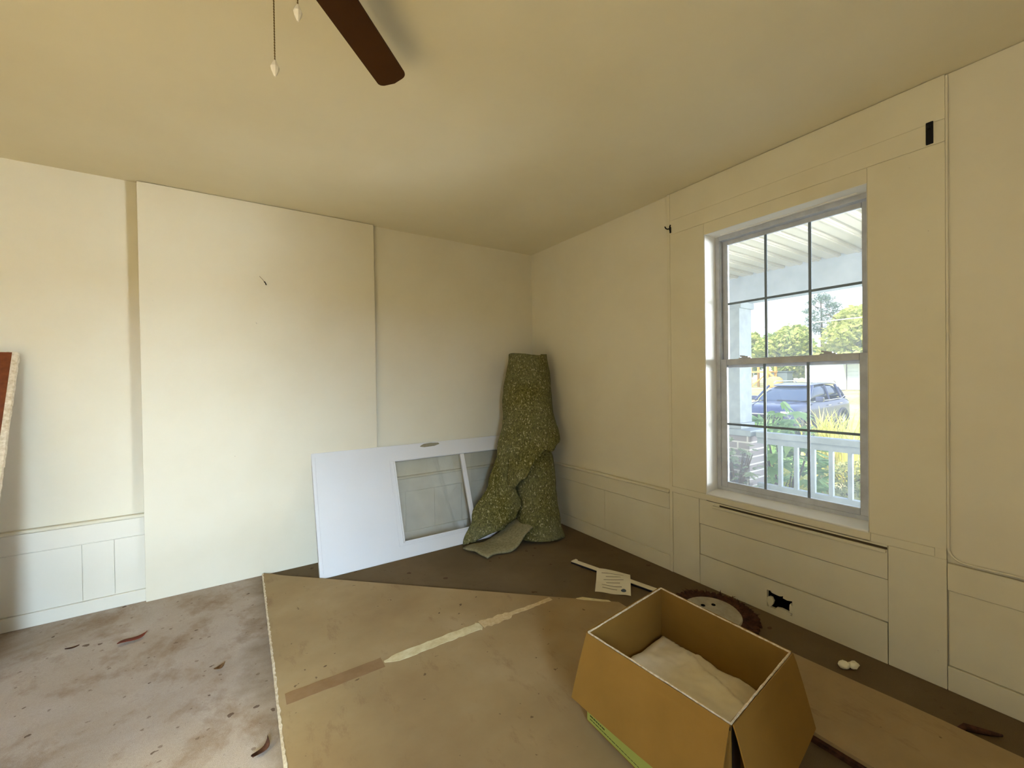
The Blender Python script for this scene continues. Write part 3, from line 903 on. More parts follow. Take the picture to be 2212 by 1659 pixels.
# toothed disc behind the box
sw = thing('toothed_disc', 'round pale disc ringed with dark rusty jagged teeth lying behind the cardboard box', 'disc', (-.328, -2.032, .0))
bm = bmesh.new(); pts = []; nt_ = 44
rr = random.Random(4)
for k in range(nt_):
    a = 2 * PI * k / nt_; e = rr.uniform(-.004, .008)
    pts += [((.205 + e) * math.cos(a), (.205 + e) * math.sin(a)), ((.227 + e) * math.cos(a + .02), (.227 + e) * math.sin(a + .02)), ((.223 + e) * math.cos(a + .09), (.223 + e) * math.sin(a + .09))]
prism(bm, pts, .012, .022); obj('toothed_ring', bm, M_rust, sw)
bm = bmesh.new()
for k in range(260):
    a = rr.uniform(0, 2 * PI); r0 = rr.uniform(.15, .20); L_ = rr.uniform(.02, .05); z0 = .022
    p0 = Vector((r0 * math.cos(a), r0 * math.sin(a), z0)); dd = Vector((math.cos(a + rr.uniform(-.9, .9)), math.sin(a + rr.uniform(-.9, .9)), rr.uniform(.0, .45))).normalized()
    w = Vector((-dd.y, dd.x, 0)).normalized() * rr.uniform(.003, .007)
    bm.faces.new([bm.verts.new(v) for v in (p0 - w, p0 + w, p0 + dd * L_)])
o = obj('ragged_scale', bm, M_rust, sw); o['kind'] = 'stuff'; o.modifiers.new('thick', 'SOLIDIFY').thickness = .001
bm = bmesh.new(); lathe(bm, [(.02, .034), (.142, .032), (.147, .026), (.145, .018)], 40); obj('pale_face', bm, M_pale, sw)
for (a, r_) in ((.4, .07), (1.3, .06), (2.3, .075), (4.0, .06)):
    bm = bmesh.new(); lathe(bm, [(.011, .0338), (.011, .0352)], 12, Matrix.Translation((r_ * math.cos(a), r_ * math.sin(a), 0))); obj('hole', bm, M_dark, sw)
sw.rotation_euler = (math.radians(2), math.radians(-3), 0); sw.location.z = .008

def blob(name, lobes, m, label, cat, sub=2):
    bm = bmesh.new()
    for (c, s_) in lobes:
        M = Matrix.Translation(c) @ Matrix.Diagonal((s_[0], s_[1], s_[2], 1))
        bmesh.ops.create_icosphere(bm, subdivisions=sub + 1, radius=1, matrix=M)
    for v in bm.verts:
        v.co += Vector((noise.noise(v.co * 70), noise.noise(v.co * 70 + Vector((9, 0, 0))), noise.noise(v.co * 70 + Vector((0, 9, 0))))) * .006
        v.co.z = max(v.co.z, .001)
    return tag(obj(name, bm, m, smooth=True), label, cat)
fl = blob('foam_lump', [((-.205, -2.575, .014), (.026, .020, .014)), ((-.170, -2.600, .013), (.026, .018, .013))], mat('white_foam', (240, 234, 206), .8), 'small lumpy white scrap lying on the dark carpet under the wall right of the box', 'foam scrap')
bm = bmesh.new(); prism(bm, [(-.10, -2.04), (-.075, -2.085), (-.125, -2.125), (-.14, -2.10)], .005, .008)
tag(obj('paper_scrap', bm, M_paper), 'tiny white triangular scrap beside the jagged disc at the wall foot', 'scrap')
bm = bmesh.new(); tube(bm, [(-.36, -2.93, .008), (-.31, -2.95, .014), (-.27, -3.0, .012), (-.235, -3.03, .006)], [.006, .012, .010, .004], 7)
for v in bm.verts: v.co.z = max(.001, v.co.z + .006 * noise.noise(v.co * 50))
bm2 = bm
tag(obj('dark_twig', bm2, M_rust, smooth=True), 'dark bent twig on the carpet strip at the far right', 'twig').location = (.06, .0, 0)

def leaf(name, loc, L, w, rot, m, label, curl=.012, bend=0):
    bm = bmesh.new(); N = 14; rows = []
    for i in range(N + 1):
        s_ = i / N; x = (s_ - .5) * L; ww = w * math.sin(PI * min(1, s_ * 1.05)) ** .7 * (1 if s_ < .98 else .2) + .0008
        y = bend * math.sin(s_ * 2 * PI) 
        z = .006 + curl * (abs(s_ - .5) * 2) ** 2
        rows.append([bm.verts.new((x, y - ww, z + .004)), bm.verts.new((x, y, z)), bm.verts.new((x, y + ww, z + .004))])
    for i in range(N):
        for j in range(2): bm.faces.new((rows[i][j], rows[i + 1][j], rows[i + 1][j + 1], rows[i][j + 1]))
    o = obj(name, bm, m, smooth=True); o.location = loc; o.rotation_euler = (0, 0, rot)
    s_ = o.modifiers.new('thick', 'SOLIDIFY'); s_.thickness = .002
    return tag(o, label, 'leaf')
leaf('dead_leaf', (-2.885, -.50, 0), .12, .018, .5, M_redleaf, 'curled rust-red leaf strip on the dusty carpet below the left wainscot', .012, .012)
leaf('dead_leaf', (-2.51, -1.01, 0), .05, .012, .6, M_tan, 'small oval brown dry leaf on the dusty carpet left of the drywall sheet')
leaf('dead_leaf', (-2.375, -1.62, 0), .085, .012, 1.0, M_rust, 'dark crumpled leaf touching the left edge of the drywall sheet', .02, .01)
leaf('dead_leaf', (-3.12, -.42, 0), .05, .006, .1, M_rust, 'thin dark leaf sliver on the dusty carpet near the leaning panel', .006)

# ------------------------------------------------------------------ OUTSIDE : porch
M_soffit = mat('porch_ceiling_vinyl', (206, 199, 182), .7); 
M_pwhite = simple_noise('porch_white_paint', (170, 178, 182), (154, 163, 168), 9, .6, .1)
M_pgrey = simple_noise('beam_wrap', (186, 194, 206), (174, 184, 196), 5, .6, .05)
M_brick = mat('whitewashed_brick', (180, 168, 162), .9, 0, .1); t = NT(M_brick)
bt = t.n('ShaderNodeTexBrick'); bt.inputs['Color1'].default_value = lin((160, 152, 150)); bt.inputs['Color2'].default_value = lin((142, 132, 130)); bt.inputs['Mortar'].default_value = lin((214, 208, 200))
bt.inputs['Scale'].default_value = 1; bt.inputs['Brick Width'].default_value = .2; bt.inputs['Row Height'].default_value = .075; bt.inputs['Mortar Size'].default_value = .008
t.l(t.map((1, 1, 1), (0, PI / 2, PI / 2)), bt.inputs['Vector']); t.base(bt.outputs[0])
pc_ = sthing('porch_ceiling')
bm = bmesh.new()
nb = 0; y = -6.0
# soffit panels run out from the house wall, ribbed every 0.1 m
while y < 3.0:
    box(bm, .16, 2.0, y + .020, y + .128, 2.325, 2.36)
    box(bm, .16, 2.0, y + .034, y + .046, 2.318, 2.336)
    y += .148
box(bm, .16, 2.25, -6.0, 3.0, 2.345, 2.48)
obj('soffit_panel', bm, M_soffit, pc_)
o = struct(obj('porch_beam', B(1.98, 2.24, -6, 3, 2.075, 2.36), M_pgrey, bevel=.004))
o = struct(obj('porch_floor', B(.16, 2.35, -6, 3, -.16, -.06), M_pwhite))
M_siding = simple_noise('house_siding', (226, 226, 220), (214, 214, 208), 3, .7, 0)
# exterior corner column on its brick pier
col_ = thing('porch_column', 'square white porch column standing on the vine-covered brick pier', 'column', (2.12, -.82, .74))
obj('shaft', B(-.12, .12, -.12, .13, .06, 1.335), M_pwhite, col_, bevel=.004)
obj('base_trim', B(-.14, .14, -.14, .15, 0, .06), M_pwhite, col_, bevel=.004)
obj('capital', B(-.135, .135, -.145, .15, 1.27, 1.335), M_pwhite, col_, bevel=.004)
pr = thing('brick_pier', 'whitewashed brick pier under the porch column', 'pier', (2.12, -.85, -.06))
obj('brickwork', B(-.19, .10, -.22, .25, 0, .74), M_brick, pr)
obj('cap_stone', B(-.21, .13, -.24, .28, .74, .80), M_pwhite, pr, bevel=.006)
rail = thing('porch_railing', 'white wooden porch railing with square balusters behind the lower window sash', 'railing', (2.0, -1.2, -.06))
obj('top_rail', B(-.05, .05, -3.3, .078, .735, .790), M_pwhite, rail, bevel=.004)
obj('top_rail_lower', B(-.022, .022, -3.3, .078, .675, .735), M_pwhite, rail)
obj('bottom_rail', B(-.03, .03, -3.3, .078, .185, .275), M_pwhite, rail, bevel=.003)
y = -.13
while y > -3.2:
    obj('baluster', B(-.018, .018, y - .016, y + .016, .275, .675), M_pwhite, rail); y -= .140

# ------------------------------------------------------------------ yard
M_yard = mat('sandy_yard', (206, 190, 150), .95, 0, .05); t = NT(M_yard)
f = t.noise(.35, 6, .65); g1 = t.ramp(f, [(.42, lin((196, 180, 140))), (.6, lin((150, 160, 84)))])
g2 = t.ramp(t.noise(9, 6, .7), [(.35, lin((120, 128, 66))), (.65, lin((214, 200, 150)))])
t.base(t.mix(.4, g1, g2))
bm = bmesh.new()
nx, ny = 40, 60; Gs = []
for i in range(nx + 1):
    x = 2.3 + 118 * (i / nx) ** 1.6; row = []
    for j in range(ny + 1):
        y = -45 + 110 * j / ny
        z = -.58 + max(0, min(1, (x - 17) / 11)) * 1.0
        row.append(bm.verts.new((x, y, z)))
    Gs.append(row)
for i in range(nx):
    for j in range(ny): bm.faces.new((Gs[i][j], Gs[i + 1][j], Gs[i + 1][j + 1], Gs[i][j + 1]))
struct(obj('ground', bm, M_yard, smooth=True))

def leafmat(name, a, b, tr=.4):
    m = mat(name, a, .6, 0, .3); t = NT(m)
    geo = t.n('ShaderNodeNewGeometry')
    c = t.ramp(geo.outputs['Random Per Island'], [(0, lin(a)), (1, lin(b))])
    t.base(c)
    tl = t.n('ShaderNodeBsdfTranslucent'); t.l(c, tl.inputs[0])
    mx = t.n('ShaderNodeMixShader'); mx.inputs[0].default_value = tr
    t.l(t.b.outputs[0], mx.inputs[1]); t.l(tl.outputs[0], mx.inputs[2])
    t.l(mx.outputs[0], t.t.nodes['Material Output'].inputs[0])
    return m
ML_tree = [leafmat('foliage_a', (150, 168, 84), (206, 208, 120)), leafmat('foliage_b', (116, 146, 84), (176, 190, 112)), leafmat('foliage_c', (172, 184, 90), (212, 212, 128))]
ML_pine = leafmat('pine_needles', (96, 122, 104), (140, 160, 130))
ML_shrub = leafmat('shrub_leaf', (120, 164, 84), (180, 208, 128))
ML_grass = leafmat('yellow_blade', (196, 196, 84), (236, 226, 140))
ML_bed = leafmat('bed_leaf', (130, 140, 78), (220, 212, 140))
M_bark = simple_noise('bark', (120, 104, 86), (92, 78, 64), 12, .9, .4)
M_pinkf = mat('pink_petal', (206, 110, 180), .7)

def leaves(bm, rnd, c, rad, n, size, shape='ell', flat=.0, asp=.55):
    for _ in range(n):
        while True:
            d = Vector((rnd.uniform(-1, 1), rnd.uniform(-1, 1), rnd.uniform(-1, 1)))
            if .15 < d.length < 1: break
        d = d.normalized() * (d.length ** .35)
        p = Vector((c[0] + d.x * rad[0], c[1] + d.y * rad[1], c[2] + d.z * rad[2]))
        u = Vector((rnd.gauss(0, 1), rnd.gauss(0, 1), rnd.gauss(0, .7))).normalized()
        v = u.cross(Vector((rnd.gauss(0, 1), rnd.gauss(0, 1), rnd.gauss(0, 1)))).normalized()
        s_ = size * rnd.uniform(.6, 1.3)
        a, b, cc, e = p - u * s_, p + v * s_ * asp, p + u * s_, p - v * s_ * asp
        bm.faces.new([bm.verts.new(q) for q in (a, b, cc, e)])

def tree(loc, h, r, m, label, seed, trunk=.25, blobs=9, n=420, size=.22, group='trees beyond the yard'):
    rnd = random.Random(seed)
    t_ = thing('broadleaf_tree', label, 'tree', loc, 0, group)
    bm = bmesh.new()
    tube(bm, [(0, 0, -.2), (.05, 0, h * .3), (-.05, .1, h * .62), (0, .05, h * .85)], [trunk, trunk * .8, trunk * .5, trunk * .15], 8)
    for k in range(6):
        a = rnd.uniform(0, 2 * PI); z = h * rnd.uniform(.3, .7)
        tube(bm, [(0, 0, z), (r * .4 * math.cos(a), r * .4 * math.sin(a), z + h * .12), (r * .75 * math.cos(a), r * .75 * math.sin(a), z + h * .2)], [trunk * .3, trunk * .2, trunk * .06], 6)
    obj('trunk', bm, M_bark, t_)
    bm = bmesh.new()
    for k in range(blobs):
        a = rnd.uniform(0, 2 * PI); q = rnd.uniform(0, .62) * r; z = h * rnd.uniform(.28, .84)
        rr_ = r * rnd.uniform(.38, .62) * (1.15 - .45 * z / h)
        leaves(bm, rnd, (q * math.cos(a), q * math.sin(a), z), (rr_, rr_, rr_ * .8), n, size)
    leaves(bm, rnd, (0, 0, h * .55), (r * .7, r * .7, h * .38), n * 2, size)
    obj('crown', bm, m, t_)
    return t_
def gz(x): return -.58 + max(0, min(1, (x - 17) / 11)) * 1.0
TR = [  # x, y, h, r, mat, label
    (36, 8.9, 5.0, 2.6, 2, 'golden green tree rising highest at the right end of the tree line'),
    (45, 10.2, 5.4, 2.7, 1, 'deep green tree behind the golden one'),
    (37.5, 13.9, 4.5, 2.2, 0, 'yellow-green tree in the middle of the tree line'),
    (45, 17.0, 4.9, 2.9, 1, 'rounded mid-green tree left of the dark pine'),
    (38, 18.6, 4.2, 2.2, 0, 'low yellow-green tree beside the porch column'),
    (47, 22.8, 4.8, 3.0, 1, 'broad green tree at the left end of the far tree line'),
    (38, 24.0, 4.6, 2.6, 2, 'pale tree at the far left behind the porch column'),
    (36, 2.6, 5.4, 2.5, 0, 'yellow-green tree beyond the right end of the shed'),
    (46, 3.4, 5.6, 2.8, 1, 'mid-green tree hidden behind the window frame at right'),
]
for i, (x, y, h_, r_, mi, lb_) in enumerate(TR):
    tree((x, y, gz(x)), h_ * 1.22, r_ * 1.12, ML_tree[mi], lb_, 20 + i)
# thin pine
rnd = random.Random(77)
pn = thing('pine_tree', 'thin dark pine with sparse feathery crown standing above the tree line', 'tree', (41.5, 12.9, .42), 0, 'trees beyond the yard')
bm = bmesh.new(); tube(bm, [(0, 0, -.2), (.05, .05, 3), (-.05, .1, 6.7)], [.16, .12, .04], 8)
for k in range(26):
    a = rnd.uniform(0, 2 * PI); z = rnd.uniform(4.2, 6.7); L_ = (.35 + 1.1 * math.sin(PI * min(1, (z - 3.9) / 3.1))) * rnd.uniform(.7, 1.1)
    tube(bm, [(0, .08, z), (L_ * .6 * math.cos(a), L_ * .6 * math.sin(a), z + .1), (L_ * math.cos(a), L_ * math.sin(a), z + .3)], [.03, .02, .01], 5)
obj('trunk', bm, M_bark, pn)
bm = bmesh.new()
for k in range(70):
    a = rnd.uniform(0, 2 * PI); z = rnd.uniform(4.2, 7.3); L_ = (.2 + 1.15 * math.sin(PI * min(1, (z - 4.0) / 3.2))) * rnd.uniform(.5, 1.05)
    leaves(bm, rnd, (L_ * math.cos(a), L_ * math.sin(a), z), (.40, .40, .18), 60, .10, asp=.25)
obj('crown', bm, ML_pine, pn)
pn.scale = (1.1, 1.1, 1.12)

# white shed on the right
sd = thing('siding_shed', 'white outbuilding with horizontal siding behind the parked car at right', 'shed', (28, 9.35, .40))
M_sh = mat('white_siding', (236, 236, 232), .6); M_sh2 = mat('shed_corner', (206, 214, 216), .6)
bm = bmesh.new(); zz = 0
while zz < 1.7:
    box(bm, 0, .06, -2.45, -.45, zz, zz + .185); box(bm, 0.035, .06, -2.45, -.45, zz + .185, zz + .22); zz += .22
box(bm, .06, 4, -2.45, -.45, 0, 1.72)
obj('front_siding', bm, M_sh, sd)
obj('corner_board', B(-.03, .1, -2.5, -2.36, 0, 1.72), M_sh2, sd)
bm = bmesh.new(); zz = 0
while zz < 1.7: box(bm, .5, 4, -3.9, -2.5, zz, zz + .2); zz += .22
box(bm, .52, 4, -3.88, -2.5, 0, 1.72)
obj('side_wing', bm, M_sh2, sd)
obj('downpipe', B(.42, .50, -3.2, -3.1, 0, 1.72), M_sh, sd)
bm = bmesh.new(); prism(bm, [(-.3, 1.72), (4.3, 1.72), (2, 2.15)], -4.1, -.3, M=Matrix(((1, 0, 0, 0), (0, 0, 1, 0), (0, 1, 0, 0), (0, 0, 0, 1))))
obj('roof', bm, mat('shed_roof', (190, 190, 188), .8), sd)

# wooden play frame far left
M_lumber = simple_noise('yellow_lumber', (226, 180, 96), (206, 160, 84), 6, .7, .1)
pf = thing('timber_frame', 'yellow timber play frame with braced legs far across the sandy yard', 'play frame', (32, 14.0, .42))
for (xx, yy2) in ((0, -.95), (0, .35), (1.2, -.95), (1.2, .35)):
    obj('leg', B(xx - .07, xx + .07, yy2 - .07, yy2 + .07, 0, 2.3), M_lumber, pf)
obj('deck', B(-.1, 1.3, -1.05, .45, 1.15, 1.27), M_lumber, pf)
obj('top_beam', B(-.1, .1, -1.05, .45, 2.2, 2.32), M_lumber, pf)
bm = bmesh.new(); tube(bm, [(-.02, .3, .05), (-.02, -.9, 1.1)], .05, 6); obj('brace', bm, M_lumber, pf)
bm = bmesh.new(); tube(bm, [(-.02, -1.0, 1.15), (-.02, -2.1, .1)], .09, 6); obj('ramp', bm, M_lumber, pf)
tk = thing('storage_barrel', 'round yellow barrel lying beside the timber play frame', 'barrel', (31.2, 12.2, .42))
bm = bmesh.new(); lathe(bm, [(.34, -.5), (.40, -.46), (.42, 0), (.40, .46), (.34, .5)], 20, Matrix.Translation((0, 0, .42)) @ Matrix.Rotation(PI / 2, 4, 'Y'))
obj('drum', bm, mat('mustard_drum', (216, 180, 110), .6), tk, smooth=True)
bk = thing('grey_bin', 'dark grey bin standing behind the yellow barrel', 'bin', (34.8, 13.6, .42))
obj('body', B(-.5, .5, -.9, .9, 0, 1.15), mat('bin_grey', (110, 122, 122), .7), bk, bevel=.05); obj('lid', B(-.55, .55, -.95, .95, 1.15, 1.25), mat('bin_lid', (90, 102, 104), .6), bk, bevel=.03)
# overhead wire
bm = bmesh.new(); pts = [(15, -19.85 + k * 2.485, 3.20 + .0016 * (k * 2.5 - 22) ** 2 * .5) for k in range(22)]
tube(bm, pts, .02, 5); tag(obj('overhead_wire', bm, mat('pale_wire', (216, 216, 210), .6)), 'thin pale overhead wire crossing in front of the trees', 'wire')
for (yy2) in (-20, 32.5):
    u_ = thing('utility_pole', 'wooden pole carrying the overhead wire at the far %s of the yard' % ('right' if yy2 < 0 else 'left'), 'pole', (15, yy2, -.58))
    bm = bmesh.new(); tube(bm, [(0, 0, 0), (0, 0, 4.4)], .12, 10); obj('post', bm, M_bark, u_)

# ------------------------------------------------------------------ parked car (faces the house)
car = thing('parked_car', 'metallic blue-grey compact crossover car parked in the yard facing the house', 'car', (13.4, 3.34, -.58), 0)
M_car = mat('blue_grey_lacquer', (44, 52, 86), .25, .2, .6); M_car.node_tree.nodes['Principled BSDF'].inputs['Coat Weight'].default_value = .6
M_clad = mat('dark_cladding', (60, 60, 66), .6)
M_cglass = mat('car_glass', (60, 74, 96), .05, .3, .9)
M_tyre = mat('tyre_rubber', (40, 42, 48), .8)
M_alloy = mat('alloy_rim', (206, 206, 206), .3, .7)
M_lamp = mat('headlamp_clear', (232, 236, 240), .1, 0, .8)
M_grille = mat('black_grille', (24, 26, 32), .5)
M_chrome = mat('chrome_strip', (226, 228, 230), .15, .9)
# local frame: -x is the front. y from -.91 to .91
HW = .91
def loft(secs, name, m, par, smooth=True, sub=2):
    bm = bmesh.new(); R = [[bm.verts.new(p) for p in s_] for s_ in secs]
    n = len(secs[0])
    for i in range(len(R) - 1):
        for k in range(n): bm.faces.new((R[i][k], R[i][(k + 1) % n], R[i + 1][(k + 1) % n], R[i + 1][k]))
    bm.faces.new(R[0]); bm.faces.new(R[-1])
    o = obj(name, bm, m, par, smooth=smooth)
    if sub: s_ = o.modifiers.new('sub', 'SUBSURF'); s_.levels = sub; s_.render_levels = sub
    return o
def csec(x, w, zb, zs, zt, crown=.03, tuck=.04):
    return [(x, -w + tuck, zb), (x, -w, zb + .12), (x, -w, zs), (x, -w + .07, zt), (x, -w * .5, zt + crown), (x, 0, zt + crown * 1.2), (x, w * .5, zt + crown), (x, w - .07, zt), (x, w, zs), (x, w, zb + .12), (x, w - tuck, zb), (x, 0, zb)]
secs = [csec(-2.18, .62, .34, .55, .66), csec(-2.12, .78, .26, .62, .78), csec(-2.0, .87, .22, .70, .90), csec(-1.7, .90, .22, .80, .97), csec(-1.2, .91, .22, .88, 1.02), csec(-.9, .91, .22, .90, 1.05, .02),
        csec(0, .91, .22, .92, 1.06, 0), csec(1.0, .91, .22, .95, 1.10, 0), csec(1.7, .91, .22, .98, 1.12, 0), csec(2.05, .88, .26, .94, 1.08), csec(2.18, .80, .34, .86, 1.0)]
loft(secs, 'body', M_car, car)
# greenhouse in glass colour, roof in body colour
def gsec(x, w0, w1, z0, z1):
    return [(x, -w0, z0), (x, -(w0 * .45 + w1 * .55), lerp(z0, z1, .6)), (x, -w1, z1), (x, -w1 * .5, z1 + .012), (x, w1 * .5, z1 + .012), (x, w1, z1), (x, (w0 * .45 + w1 * .55), lerp(z0, z1, .6)), (x, w0, z0)]
loft([gsec(-1.05, .78, .74, 1.03, 1.06), gsec(-.75, .80, .70, 1.04, 1.24), gsec(-.35, .81, .64, 1.05, 1.50), gsec(.2, .82, .64, 1.05, 1.58), gsec(1.2, .82, .64, 1.07, 1.58), gsec(1.75, .80, .62, 1.09, 1.46), gsec(2.05, .74, .62, 1.06, 1.16)], 'greenhouse', M_cglass, car, sub=2)
loft([gsec(-.42, .62, .60, 1.50, 1.535), gsec(0, .665, .62, 1.56, 1.61), gsec(.8, .67, .62, 1.58, 1.64), gsec(1.5, .66, .62, 1.55, 1.61), gsec(1.85, .63, .60, 1.48, 1.53)], 'roof', M_car, car)
for sgn in (-1, 1):
    for (xa, za, ya, xb, zb, yb, w) in ((-1.0, 1.06, .80, -.36, 1.54, .655, .035), (.42, 1.06, .835, .46, 1.56, .665, .03), (1.35, 1.1, .83, 1.30, 1.56, .665, .04), (1.93, 1.09, .735, 1.72, 1.45, .60, .045)):
        bm = bmesh.new(); tube(bm, [(xa, sgn * ya, za), ((xa + xb) / 2, sgn * ((ya + yb) / 2 + .012), (za + zb) / 2), (xb, sgn * yb, zb)], w, 8); obj('pillar', bm, M_car, car)
    bm = bmesh.new(); tube(bm, [(-.15, sgn * .60, 1.62), (0, sgn * .61, 1.69), (1.4, sgn * .61, 1.69), (1.6, sgn * .60, 1.62)], .018, 8); obj('roof_rail', bm, M_chrome, car)
    bm = bmesh.new(); tube(bm, [(-.95, sgn * .84, 1.055), (.4, sgn * .855, 1.07), (1.4, sgn * .845, 1.10), (1.75, sgn * .81, 1.17)], .012, 6); obj('window_strip', bm, M_chrome, car)
    mr = obj('mirror', B(-.78, -.62, sgn * .88 if sgn > 0 else -1.10, 1.10 if sgn > 0 else -.88, 1.05, 1.20), M_car, car, bevel=.04, seg=3)
    obj('door_handle', B(.12, .30, sgn * .925 - .012, sgn * .925 + .012, .90, .925), M_chrome, car, bevel=.005)
    obj('door_handle', B(1.02, 1.20, sgn * .925 - .012, sgn * .925 + .012, .93, .955), M_chrome, car, bevel=.005)
    obj('sill_cladding', B(-.95, 1.0, sgn * .915 - .02, sgn * .915 + .02, .22, .38), M_clad, car, bevel=.01)
    # lamps
    bm = bmesh.new(); prism(bm, [(-2.14, .50), (-1.82, .86), (-1.72, .90), (-1.80, .93), (-2.10, .74), (-2.17, .52)], .74, .80)
    if sgn < 0:
        for v in bm.verts: v.co.y *= -1
    obj('headlamp', bm, M_lamp, car, bevel=.008)
    bm = bmesh.new(); lathe(bm, [(.05, 0), (.07, .03)], 14, Matrix.Translation((-2.14, sgn * .66, .50)) @ Matrix.Rotation(-PI / 2, 4, 'Y')); obj('fog_lamp', bm, M_lamp, car)
    for xc in (-1.32, 1.33):
        bm = bmesh.new(); Mw = Matrix.Translation((xc, sgn * .80, .345)) @ Matrix.Rotation(PI / 2, 4, 'X')
        lathe(bm, [(.22, -.115), (.32, -.115), (.345, -.08), (.345, .08), (.32, .115), (.22, .115)], 36, Mw)
        w_ = obj('wheel', bm, M_tyre, car, smooth=False)
        bm = bmesh.new(); lathe(bm, [(.225, -.10), (.225, .10)], 30, Mw)
        obj('barrel', bm, M_grille, w_)
        bm = bmesh.new()
        for k in range(10):
            a = 2 * PI * k / 10
            Ms = Matrix.Translation((xc, sgn * .922, .345)) @ Matrix.Rotation(a, 4, 'Y')
            box(bm, -.018, .018, -.006, .006, .03, .225, M=Ms)
        lathe(bm, [(.05, -.01), (.05, .01)], 14, Matrix.Translation((xc, sgn * .925, .345)) @ Matrix.Rotation(PI / 2, 4, 'X'))
        obj('alloy_spokes', bm, M_alloy, w_)
        # arch cladding
        bm = bmesh.new(); pts = [(xc + .40 * math.cos(a), sgn * .915, .345 + .40 * math.sin(a)) for a in [PI * k / 16 for k in range(17)]]
        tube(bm, pts, .035, 8); obj('wheel_arch', bm, M_clad, car)
        bm = bmesh.new(); lathe(bm, [(.375, -.02), (.375, .02)], 30, Matrix.Translation((xc, sgn * .895, .345)) @ Matrix.Rotation(PI / 2, 4, 'X')); obj('arch_well', bm, M_grille, car)
bm = bmesh.new(); prism(bm, [(-.55, .42), (.55, .42), (.60, .66), (-.60, .66)], 0, .06, M=Matrix(((0, 0, 1, -2.215), (1, 0, 0, 0), (0, 1, 0, 0), (0, 0, 0, 1)))); obj('grille', bm, M_grille, car, bevel=.01)
obj('grille_bar', B(-2.235, -2.20, -.45, .45, .69, .72), M_chrome, car, bevel=.005)
obj('lower_bumper', B(-2.19, -2.05, -.72, .72, .24, .34), M_clad, car, bevel=.02)
bm = bmesh.new(); tube(bm, [(-1.0, -.55, 1.075), (-1.03, .1, 1.085)], .012, 6); obj('wiper', bm, M_grille, car)
for s_ in (-1, 1):
    bm = bmesh.new(); tube(bm, [(-1.95, s_ * .42, .955), (-1.05, s_ * .62, 1.075)], .012, 6); obj('bonnet_crease', bm, M_car, car)

# ------------------------------------------------------------------ plants by the porch
def palm_leaf(bm, c, L_, dirv, nfing, rnd):
    d = Vector(dirv).normalized(); side = d.cross(Vector((0, 0, 1))).normalized(); upv = side.cross(d)
    for k in range(nfing):
        a = lerp(-1.1, 1.1, k / (nfing - 1)); e = d * math.cos(a) + side * math.sin(a)
        e = (e + Vector((0, 0, rnd.uniform(-.35, .05)))).normalized(); w = e.cross(upv).normalized() * L_ * .16
        p = Vector(c); q = L_ * (1 - .25 * abs(a))
        bm.faces.new([bm.verts.new(v) for v in (p, p + e * q * .45 + w, p + e * q, p + e * q * .45 - w)])
def shrub(name, label, loc, rad, n, L_, m, seed, nf=5, cat='shrub'):
    rnd = random.Random(seed); s_ = thing(name, label, cat, loc)
    bm = bmesh.new(); bs = bmesh.new()
    for _ in range(n):
        d = Vector((rnd.gauss(0, 1), rnd.gauss(0, 1), rnd.gauss(.2, .8))).normalized() * rnd.uniform(.55, 1) 
        c = Vector((d.x * rad[0], d.y * rad[1], rad[2] + d.z * rad[2] * .95))
        palm_leaf(bm, c, L_ * rnd.uniform(.7, 1.2), (d.x + rnd.gauss(0, .4), d.y + rnd.gauss(0, .4), rnd.uniform(-.5, .5)), nf, rnd)
    for _ in range(12):
        a = rnd.uniform(0, 2 * PI); tube(bs, [(0, 0, 0), (.3 * rad[0] * math.cos(a), .3 * rad[1] * math.sin(a), rad[2] * .8), (.7 * rad[0] * math.cos(a), .7 * rad[1] * math.sin(a), rad[2] * 1.5)], [.012, .009, .004], 5)
    obj('foliage', bm, m, s_); obj('stems', bs, M_bark, s_)
    return s_
shrub('leafy_vine_shrub', 'bright green shrub with fingered leaves spilling over the railing beside the brick pier', (2.82, -1.0, -.58), (.34, .42, .82), 170, .20, ML_shrub, 31)
shrub('leafy_vine_shrub', 'pale creeping vine hanging on the face of the brick pier', (1.86, -.98, -.06), (.07, .22, .38), 60, .085, leafmat('vine_leaf', (140, 160, 120), (190, 200, 170)), 32)
for k, (x, y, lb2) in enumerate(((3.25, -1.75, 'mounded yellow-green border plant just beyond the railing, middle'), (3.5, -.55, 'border plant partly hidden by the vine shrub'), (3.2, -2.75, 'mounded border plant with purple bloom at the right of the railing'), (4.5, -1.2, 'yellowish border plant in the second row'), (4.45, -2.3, 'green border plant at the right of the second row'), (4.6, -.1, 'tall green border plant in the second row behind the pier'))):
    rnd = random.Random(60 + k); s_ = thing('border_plant', lb2, 'plant', (x, y, -.58), 0, 'border plants beyond the railing')
    bm = bmesh.new(); leaves(bm, rnd, (0, 0, .33), (.50, .50, .38), 2600, .036, asp=.4); obj('foliage', bm, (ML_bed, ML_grass, ML_shrub)[k % 3], s_)
    bm = bmesh.new()
    for _ in range(30):
        a = rnd.uniform(0, 2 * PI); q = rnd.uniform(.1, .42); tube(bm, [(0, 0, 0), (q * math.cos(a), q * math.sin(a), rnd.uniform(.4, .62))], .006, 4)
    obj('stems', bm, M_bark, s_)
    if k == 2:
        bm = bmesh.new(); leaves(bm, rnd, (-.25, .12, .55), (.07, .07, .06), 60, .03); obj('blossom', bm, M_pinkf, s_)
